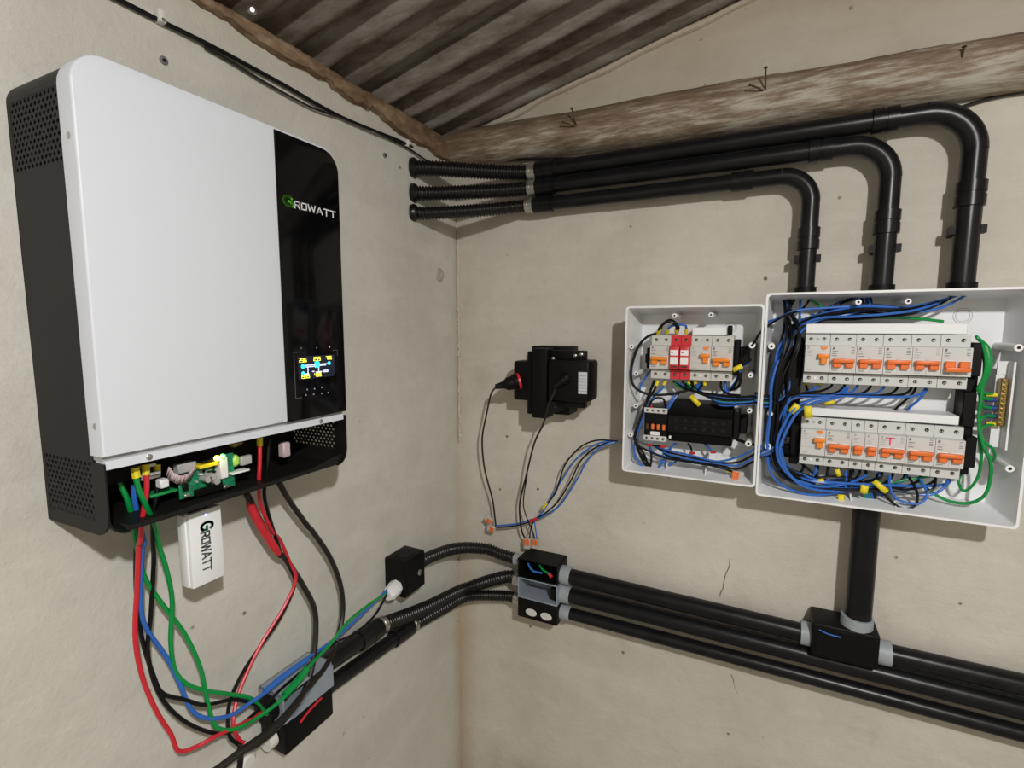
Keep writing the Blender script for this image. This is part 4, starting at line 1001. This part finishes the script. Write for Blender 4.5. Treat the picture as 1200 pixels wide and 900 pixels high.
# top runs from the right-hand pipe across to the left column
xR = PR(1133, 340, DU).x
for i in range(14):
    c = ('black' if i > 9 else 'blue') if i > 8 else ('black', 'blue', 'black', 'black', 'blue', 'black', 'blue', 'black', 'blue')[i]; j = U.uniform(-.006, .006); d = .028+.0036*(i if i < 9 else (i-9)*1.6+.5); jx = U.uniform(-.006, .016)
    pts = [(xR-.008+j, -.030+j*.4, 1.5535), (xR-.03, -.038, 1.541+j*.4), (.865, -d-.008, 1.527+j), (.80, -d-.010, 1.520+j*1.3+.004*(i % 4)), (.745, -d-.004, 1.517+j), (.712+jx*.5, -d-.006, 1.498+j),
           (.692+jx, -d-.008, 1.46), (.684+jx, -d-.006, 1.40), (.684+jx, -d, 1.33), (.690+jx, -d, 1.27), (.71+jx, -d-.01, 1.245), (.75, -.06, 1.238)]
    wire('w'+c, pts, 'one of the %s wires crossing the large box top from its right pipe' % c, .0021, 'wires crossing the top of the large box')
for i in range(5):
    c = ('black', 'blue', 'black', 'black', 'blue')[i]; j = U.uniform(-.008, .008)
    pts = [(.812+j, -.030, 1.5535), (.810+j, -.038-.004*i, 1.535), (.785+j, -.042-.003*i, 1.522+j*.3), (.74, -.044-.003*i, 1.510+j*.4), (.710+j, -.044-.003*i, 1.480), (.698+j, -.05, 1.42), (.695+j, -.05, 1.36), (.693+j, -.055, 1.30), (.708+j, -.06, 1.25), (.75, -.06, 1.236)]
    wire('w'+c, pts, 'one of the %s wires from the middle pipe into the large box left bundle' % c, .0021, 'wires from the middle pipe')
wire('wblue', [(.668, -.080, 1.510), RB(95, 135, .06), RB(170, 105, .055), RB(290, 95, .055), RB(400, 88, .055), RB(500, 92, .055), RB(600, 110, .05), RB(700, 92, .045), RB(790, 45, .03)], 'light blue wire arching along the top edge of the large box', .0021)
wire('wblack', [RS(590, 262, .072), RS(625, 215, .082), RB(30, 190, .088), RB(62, 160, .082), RB(120, 125, .065), RB(185, 100, .05), RB(215, 62, .03)], 'black wire crossing from the small box up to the large box corner', .0020)
wire('wblue', [RB(180, 62, .03), RB(178, 110, .05), RB(170, 190, .055), RB(120, 270, .075), RB(95, 300, .080), RB(75, 380, .084), RB(70, 480, .084), RB(60, 600, .08), RB(70, 690, .076), RB(120, 745, .072), RB(220, 775, .07), RB(330, 765, .068), RB(420, 745, .06)], 'blue wire hugging the left wall of the large box', .0021)
wire('wblue', [RB(345, 385, .05), RB(325, 405, .062), RB(280, 418, .07), RB(220, 430, .08), RB(160, 460, .084), RB(120, 520, .084), RB(95, 590, .084), RB(105, 660, .082), RB(160, 720, .08), RB(250, 745, .078), RB(350, 735, .07), RB(420, 705, .05)], 'blue wire sweeping in front of the left bundle between the rows', .0024)
wire('wblue', [RB(352, 385, .05), RB(335, 412, .062), RB(290, 428, .07), RB(230, 440, .08), RB(170, 475, .084), RB(130, 540, .084), RB(105, 610, .084), RB(120, 670, .082), RB(175, 735, .08), RB(260, 760, .078), RB(340, 755, .07), RB(345, 690, .05)], 'blue wire sweeping just below its twin between the rows', .0024)
wire('wblack', [RB(115, 600, .07), RB(160, 640, .05), RB(230, 700, .045), RB(270, 730, .05)], 'black wire slanting behind the lower left of the large box', .0022)
wire('wblue', [RB(505, 705, .05), RB(505, 745, .06), RB(530, 790, .066), RB(590, 808, .066), RB(625, 800, .064), RB(640, 770, .06), RB(615, 715, .045)], 'blue wire looping below the red T breaker', .0020)
wire('wblack', [RB(460, 700, .05), RB(460, 735, .062), RB(500, 790, .068), RB(550, 825, .068), RB(595, 815, .066), RB(605, 770, .062), RB(575, 710, .045)], 'black wire looping lowest below the red T breaker', .0020)
wire('wblack', [RB(360, 685, .045), RB(370, 720, .055), RB(470, 745, .06), RB(590, 770, .06), RB(660, 755, .058), RB(672, 715, .045)], 'black wire curving up to the second breaker from the right, lower row', .0020)
wire('wblue', [RB(400, 745, .05), RB(480, 755, .055), RB(560, 765, .058), RB(650, 775, .06), RB(700, 750, .058), RB(717, 720, .045)], 'blue wire curving up to the last breaker of the lower row', .0022)
wire('wblack', [RB(600, 385, .04), RB(585, 410, .045), RB(540, 450, .04), RB(520, 470, .03)], 'black wire crossing under the upper row at right', .0020)
wire('wblue', [RB(640, 390, .04), RB(615, 425, .045), RB(580, 455, .04), RB(560, 475, .03)], 'blue wire crossing under the upper row at right', .0020)
# wires leaving through the floor
for i, c in enumerate(('green', 'blue', 'green', 'blue', 'black')):
    wire('w'+c, [RB(400+12*i, 745, .055), RB(412+9*i, 775, .05), RB(420+8*i, 800, .04), (.828+.004*i, -.03, 1.219)], '%s wire end number %s dropping into the floor pipe of the large box' % (c, 'one two three four five'.split()[i]), .0020)
# green earth wires
gp1 = [RB(215, 62, .03), RB(245, 85, .04), RB(310, 120, .035), RB(420, 128, .03), RB(560, 132, .028), RB(640, 138, .03), RB(700, 145, .028)]
wire('wgreen', gp1, 'green wire running behind the top of the large box', .0024)
for i, (ye, off) in enumerate(((412, 0), (430, 6), (460, 12), (490, 4), (520, 8))):
    e = RB(893, ye, .047); e.z = RB(893, ye, .047).z
    if i < 3:
        pts = [RB(818+off*.7, 198+off, .052+off*.0008), RB(842+off*1.6, 226+off, .060), RB(856+off*1.4, 290, .064), RB(846+off*.9, 350, .062), RB(826+off*.8, 390+off, .058), RB(842, ye-8, .052), e]
        lab = ('green earth wire to the bar, first from the top', 'green earth wire to the bar, second from the top', 'green earth wire to the bar, third from the top')[i]
    else:
        pts = [e, RB(850, ye, .055), RB(825+off, ye+25, .062), RB(835+off*2, 590, .066), RB(868+off, 660, .068), RB(872-off, 730, .066), RB(845, 782, .060), RB(790, 806, .050), RB(720, 798, .042), RB(660, 768, .040), RB(610, 725, .035)] if i == 3 else [e, RB(848, 525, .055), RB(830, 560, .06), RB(838, 640, .058), RB(825, 710, .05), RB(795, 752, .045), RB(768, 758, .04), RB(755, 725, .04), RB(770, 690, .03)]
        lab = 'long green earth wire looping round the lower right of the large box' if i == 3 else 'thin green earth wire looping tightly right of the lower row'
    o = wire('wgreen', pts, lab, .0024 if i != 4 else .0020)
    tip = pts[-1] if i < 3 else pts[0]
    MB().cyl(tip, tip+Vector((-.013, -.001, 0)), .0034, seg=10).build('ferrule', 'yellow' if i in (0, 4) else 'ferrule_blue', o)
wire('wgreen', [RB(835, 235, .05), RB(850, 300, .055), RB(840, 400, .06), RB(828, 500, .062), RB(840, 570, .06), RB(880, 610, .055), RB(885, 640, .045), RB(870, 655, .035)], 'green wire curling beside the lower end of the earth bracket', .0022)
wire('wgreen', [RB(430, 720, .04), RB(500, 735, .045), RB(560, 722, .045), RB(640, 710, .04), RB(690, 705, .03)], 'dark green wire under the lower row of the large box', .0020)

# wires passing between the two boxes
for i in range(11):
    c = ('black', 'blue', 'black', 'green', 'black', 'blue', 'black', 'black', 'black', 'blue', 'black')[i]; j = .0028*(i % 6); k_ = i; i = i % 6+(.5 if i > 5 else 0)
    pts = [RS(250+20*i+(60 if k_ > 5 else 0), 405 if k_ % 2 else 398, .045 if k_ < 6 else .038), RS(300+15*i, 428+3*i, .055), RS(380+10*i, 450+6*i, .064), RS(470, 462+9*i, .070), RS(560, 470+7*i, .074), RS(640, 462+7*i, .078), RB(20, 405+8*i, .084), RB(70, 415+7*i, .078), (.700+j*.5, -.062, 1.41-j), (.702, -.05, 1.46-j), (.705, -.045, 1.50), (.74, -.04, 1.522)]
    wire('w'+c, pts, ('black wire crossing between the boxes, uppermost', 'blue wire crossing between the boxes, upper of two', 'black wire crossing between the boxes, second black from the top', 'green wire crossing between the boxes', 'black wire crossing between the boxes, lowest', 'blue wire crossing between the boxes, lower of two')[k_] if k_ < 6 else ('one of the black wires hidden in the bundle between the two boxes' if c == 'black' else 'blue wire tucked behind the bundle between the two boxes'), .0021 if k_ < 6 else .0024, None if k_ < 6 else 'bundle between the two boxes')
for i, (y0, c) in enumerate(((712, 'blue'), (735, 'black'), (750, 'blue'), (765, 'black'))):
    pts = [RS(150+15*i, 690+8*i, .055), RS(230, 715+9*i, .062), RS(340, 740+9*i, .066), RS(450, 765+5*i, .070), RS(540, y0+35, .074), RS(600, y0+10, .08), RS(650, y0-20, .086), RB(30, 625+4*i, .084), RB(70, 610+6*i, .078), (.700, -.065, 1.31), (.702, -.06, 1.36)]
    wire('w'+c, pts, ('blue wire along the floor of the small box, upper of two', 'black wire along the floor of the small box, upper of two', 'blue wire along the floor of the small box, lower of two', 'black wire along the floor of the small box, lower of two')[i], .0019)

# ---- wires of the small box
def sw_(c, pts, label, r=.0020, **k): return wire('w'+c, [RS(*p) for p in pts], label, r, **k)
sw_('black', [(180, 178, .045), (190, 150, .06), (225, 125, .066), (262, 140, .062), (266, 178, .045)], 'short black jumper arching above the small box breaker to the surge protector', .0026, ferrules=(0, -1))
sw_('black', [(185, 172, .04), (205, 135, .054), (240, 118, .058), (272, 145, .055), (270, 172, .04)], 'second black jumper arching behind the first in the small box', .0026)
sw_('blue', [(222, 178, .045), (232, 152, .055), (262, 140, .056), (300, 140, .056), (310, 152, .052), (310, 180, .045)], 'blue jumper to the right surge protector in the small box', .0022, ferrules=(0, -1))
sw_('black', [(168, 180, .045), (130, 195, .07), (90, 240, .076), (62, 320, .078), (58, 390, .078), (85, 435, .074), (150, 460, .066), (250, 455, .06), (330, 435, .055)], 'thick black wire bowing round the left side of the small box', .0026)
sw_('black', [(165, 395, .045), (150, 430, .055), (135, 470, .06), (110, 540, .066), (88, 600, .07), (72, 650, .07), (85, 700, .068), (110, 760, .062), (135, 795, .055)], 'black wire down the left side of the small box to its floor', .0026)
sw_('black', [(180, 395, .045), (165, 435, .05), (125, 500, .056), (95, 590, .064), (80, 660, .066), (95, 720, .062), (140, 780, .05)], 'second black wire down the left side of the small box', .0024, ferrules=(0,))
sw_('blue', [(215, 398, .045), (200, 430, .055), (160, 470, .06), (120, 540, .062), (85, 640, .066), (70, 700, .066), (85, 760, .062), (130, 805, .058), (170, 805, .056), (210, 755, .058), (245, 695, .05), (260, 685, .035)], 'blue wire swinging under the contactor in the small box', .0022, ferrules=(0,))
sw_('blue', [(150, 345, .02), (130, 370, .03), (105, 410, .04), (95, 440, .05)], 'short blue wire left of the small box breakers', .0020)
sw_('blue', [(255, 450, .055), (238, 490, .06), (220, 530, .062), (208, 560, .06)], 'blue wire dropping to the right of the contactor', .0020)
sw_('blue', [(275, 455, .05), (255, 480, .055), (235, 510, .058), (215, 545, .06)], 'second blue wire dropping to the contactor', .0020)
sw_('black', [(145, 545, .06), (145, 500, .068), (170, 475, .07), (205, 480, .068), (215, 520, .062)], 'black wire looping over the contactor top', .0019)
sw_('red', [(150, 545, .062), (152, 525, .066), (148, 505, .066)], 'short red wire end above the contactor', .0017)
sw_('black', [(80, 670, .066), (140, 690, .062), (205, 697, .062)], 'short black wire under the contactor with red end', .0019)
sw_('black', [(90, 690, .064), (120, 740, .06), (140, 800, .056), (150, 745, .06), (142, 690, .05)], 'black wire folded in a V under the contactor', .0022)
sw_('blue', [(140, 690, .055), (160, 725, .062), (220, 745, .062), (280, 750, .06), (230, 780, .055), (190, 760, .06)], 'blue wire tangled below the contactor', .0018)
sw_('blue', [(520, 810, .066), (480, 800, .068), (440, 785, .066), (400, 775, .06)], 'blue wire into the orange lever connector in the small box', .0018)
sw_('black', [(525, 815, .066), (480, 797, .072), (400, 780, .07), (300, 765, .068), (200, 745, .066), (90, 695, .064)], 'long black wire into the orange lever connector in the small box', .0020)
sw_('blue', [(430, 720, .045), (410, 700, .04), (395, 685, .03)], 'blue wire up to the terminal block, with red tip', .0019)
sw_('black', [(335, 720, .045), (330, 700, .04), (318, 685, .03)], 'black wire up to the terminal block, with red tip', .0019)
for (x, y, lab) in ((335, 727, 'red wire tip below the terminal block, left one'), (432, 722, 'red wire tip below the terminal block, right one'), (140, 690, 'red wire tip below the contactor, left one'), (205, 697, 'red wire tip below the contactor, right one')):
    p = RS(x, y, .050 if y > 700 else .064); o = MB().cyl(p+Vector((-.004, 0, -.001)), p+Vector((.005, -.002, .001)), .0026, seg=10)
    tag(o.build('wire_tip', 'red'), lab, 'wire tip')
sw_('black', [(520, 430, .05), (545, 390, .06), (560, 340, .066), (590, 310, .07), (605, 300, .066)], 'black wire bent by the yellow tag in the small box', .0026)
sw_('blue', [(500, 440, .045), (530, 410, .055), (550, 370, .062), (565, 335, .068), (600, 308, .068)], 'blue wire bent by the yellow tag in the small box', .0022)
sw_('black', [(510, 440, .05), (550, 420, .06), (560, 370, .064), (555, 320, .058), (565, 260, .045)], 'black wire rising along the right end stop of the small box', .0024)
sw_('black', [(470, 395, .045), (470, 430, .05), (500, 455, .055), (560, 462, .06)], 'black wire out of the last small box breaker', .0020)
sw_('blue', [(490, 395, .045), (488, 430, .05), (500, 450, .052)], 'blue wire out of the last small box breaker', .0024)
sw_('green', [(262, 398, .045), (265, 415, .05), (300, 432, .052), (360, 440, .05), (420, 470, .058), (470, 490, .06)], 'green wire below the surge protectors', .0022)
for x, lab in ((322, 'yellow sleeve under the test-button breaker in the small box, left'), (352, 'yellow sleeve under the test-button breaker in the small box, middle'), (395, 'yellow sleeve under the test-button breaker in the small box, right')):
    p = RS(x, 402, .045); tag(MB().cyl(p+Vector((0, 0, .004)), p-Vector((0, 0, .006)), .0034, seg=10).build('wire_sleeve', 'yellow'), lab, 'wire sleeve')
sw_('black', [(540, 665, .05), (580, 678, .06), (620, 690, .074), (650, 702, .084)], 'thick black wire leaving behind the lower right of the small box', .0028)

# ================================================================== LEVER CONNECTORS
def lever_connector(p, ax, up, label, n=2, s=1.0):
    ax = Vector(ax).normalized(); up = Vector(up).normalized(); nn = ax.cross(up).normalized()
    if nn.y > 0: nn = -nn
    t = thing('wire_connector', p, label, 'wire connector', 'orange lever wire connectors')
    def obox(c, a, b_, d_, nm, m, bev=.0008):
        mb = MB().rbox((-a, -b_, -d_), (a, b_, d_), bev, 1); mb.v = [tuple(Vector(c)+ax*v[0]+up*v[1]+nn*v[2]) for v in mb.v]; return mb.build(nm, m, t)
    obox(p, .0055*s*n/2, .0085*s, .0040*s, 'housing', 'clear')
    for i in range(n):
        c = Vector(p)+ax*((i-(n-1)/2)*.0052*s)+up*.0030*s+nn*.0046*s
        obox(c, .0020*s, .0050*s, .0010*s, 'lever', 'orange', .0004)
    return t
dC = .030
lever_connector(RC(388, 510, dC), (1, 0, .05), (0, 0, 1), 'orange lever connector under the black wires, left of the hanging pair', 2, 1.4)
lever_connector(RC(453, 512, dC), (1, 0, .05), (.02, 0, 1), 'orange lever connector under the black wires, right of the hanging pair', 2, 1.3)
lever_connector(RC(105, 395, dC), (.1, 0, 1), (1, 0, -.1), 'orange lever connector at the end of the blue wires, lower one', 2, 1.15)
lever_connector(RC(85, 325, dC), (.6, 0, 1), (1, 0, -.6), 'clear lever connector tilted above its orange neighbour', 2, 1.1)
lever_connector(RS(545, 832, .066), (.1, 0, 1), (-1, 0, .1), 'three-way orange lever connector in the small box', 3, 1.15)

# ================================================================== BLACK ADAPTER
A0 = RA(520, 450, .06)
ad = thing('power_adapter', (A0.x, -.03, A0.z), 'black power adapter with two corded plugs on the right wall', 'power adapter')
def abox(x0, y0, x1, y1, da, db, nm, m='black', bev=.003):
    p = RA(x0, y1, db); q = RA(x1, y0, db); return MB().rbox((p.x, -da, p.z), (q.x, -db, q.z), bev, 2).build(nm, m, ad)
abox(395, 122, 735, 700, .002, .055, 'wall_bracket', bev=.002)
abox(235, 252, 420, 588, .030, .078, 'rear_housing', bev=.005)
abox(357, 165, 470, 712, .050, .085, 'mounting_plate', bev=.0015)
abox(400, 140, 530, 745, .060, .100, 'front_plate', bev=.0015)
abox(535, 250, 905, 592, .040, .102, 'front_housing', bev=.006)
abox(520, 160, 862, 238, .060, .082, 'upper_arm', bev=.0015); abox(520, 590, 862, 640, .060, .080, 'lower_arm', bev=.0015)
mb = MB(); q = [RA(510, 740, .098), RA(735, 665, .06), RA(735, 600, .06), RA(510, 600, .098)]; mb.prism(q, (0, .01, 0)); mb.build('lower_gusset', 'black', ad)
sp_ = RA(805, 535, .1025); sq = RA(886, 348, .1025); rl_ = MB().box((sp_.x, -.1020, sp_.z), (sq.x, -.1025, sq.z)).build('rating_label', 'sticker', ad)
b = MB()
for k in range(6): 
    z = sp_.z+(sq.z-sp_.z)*(.12+.14*k); b.box((sp_.x+.002, -.1026, z), (sq.x-.002, -.1028, z+.0006))
b.box((sp_.x+.0008, -.1026, sp_.z+.004), (sp_.x+.002, -.1028, sq.z-.004)); tag(b.build('label_print', 'print', rl_), kind='stuff')
for x, y, d in ((585, 225, .083), (585, 652, .081), (835, 190, .083), (780, 200, .083)):
    p = RA(x, y, d); b = MB(); b.lathe(p, (0, -1, 0), [(-.001, .0035), (.002, .0035), (.003, .002)], 8); b.tube([p, p+Vector((.006, -.001, 0))], .0014, 6); b.build('bolt', 'steel', ad)
# left plug with red gasket
c0 = RA(300, 430, .062); dd = Vector((-.8, -.6, -.22)).normalized(); cL = Vector((RA(245, 425, .06).x+.004, -.056, c0.z))
def plugset(c, d, k, ring=True):
    if ring: MB().lathe(c-d*.007, d, [(0, .0115*k), (0, .0138*k), (.004*k, .0138*k), (.004*k, .0115*k)], 24).build('gasket', 'wred', ad)
    MB().lathe(c-d*.006, d, [(0, .0130*k), (.010*k, .0140*k), (.012*k, .0115*k), (.020*k, .0110*k), (.026*k, .0065*k), (.034*k, .0050*k), (.040*k, .0042*k), (.041*k, .002*k)], 16).build('plug', 'black', ad)
plugset(RA(290, 425, .066)+Vector((.0, -.014, 0)), dd, 1.3)
tipL = RA(290, 425, .066)+Vector((0, -.014, 0))+dd*.045
plugset(RA(690, 405, .103), Vector((-.55, -.45, -.5)).normalized(), .85, False)
tipR = RA(690, 405, .103)+Vector((-.55, -.45, -.5)).normalized()*.02
wire('wcable', [tipL, RA(40, 540, .064), RA(0, 720, .058), PR(565, 515, .052), PR(568, 550, .045), PR(577, 585, .036), RC(135, 330, .03), RC(140, 380, .030)], 'black cord hanging from the left plug of the adapter', .0021, cat='cable', name='cable')
wire('wcable', [tipR, RA(590, 540, .112), RA(545, 640, .112), RA(500, 800, .095), PR(626, 520, .075), PR(616, 560, .05), RC(330, 180, .04), RC(328, 300, .036), RC(345, 420, .033), RC(370, 475, .030)], 'black cord hanging from the front plug of the adapter', .0021, cat='cable', name='cable')
wire('wblack', [PR(618, 555, .052), RC(355, 190, .04), RC(385, 320, .036), RC(425, 410, .033), RC(445, 475, .030)], 'thin black core splitting from the front cord', .0014)
# loose wires running from the small box
wz = lambda *p: [PR(*q) for q in p]
hole = (724, 517, .035)
wire('wblack', wz(hole, (700, 516, .04), (680, 524, .042), (662, 545, .04), (652, 575, .036), (642, 590, .033)), 'black wire arching highest out of the small box left side', .0017)
wire('wblue', wz(hole, (700, 520, .04), (676, 537, .042), (660, 560, .038), (648, 580, .034), (636, 600, .032), (628, 607, .030)), 'blue wire out of the small box, upper of the loose three', .0017)
wire('wblack', wz(hole, (703, 522, .045), (682, 538, .046), (668, 565, .042), (652, 590, .036), (632, 606, .032), (622, 611, .03), (604, 616, .03), (582, 618, .03)), 'black wire out of the small box running to the left connectors', .0017)
wire('wblue', wz(hole, (704, 524, .048), (688, 540, .048), (676, 562, .044), (656, 592, .038), (634, 606, .032), (622, 609, .03), (604, 614, .03), (582, 616, .03)), 'blue wire out of the small box running to the left connectors', .0019)
wire('wblue', [RC(440, 330, .031), RC(448, 380, .031), RC(455, 430, .031), RC(462, 475, .030)], 'short blue wire dropping to the right hanging connector', .0015)
wire('wblack', [RC(440, 335, .031), RC(420, 375, .031), RC(408, 430, .031), RC(403, 475, .030)], 'short black wire dropping to the left hanging connector', .0015)
tag(MB().tube([RC(408, 338, .031), RC(436, 328, .031), RC(468, 312, .032)], .0036, 10).build('tape_wrap', 'wred'), 'red tape round the loose wires below the adapter', 'tape')
tag(MB().tube([RC(508, 240, .035), RC(522, 222, .036), RC(536, 200, .036)], .0030, 10).build('tape_wrap', 'yellow'), 'yellow sleeve on the loose wires below the adapter', 'cable sleeve')
tag(MB().lathe(PR(724, 517, .030), (-1, 0, 0), [(-.008, .006), (.0, .006), (.003, .004)], 12).build('cable_grommet', 'printlight'), 'grey grommet where loose wires enter the small box side', 'grommet')
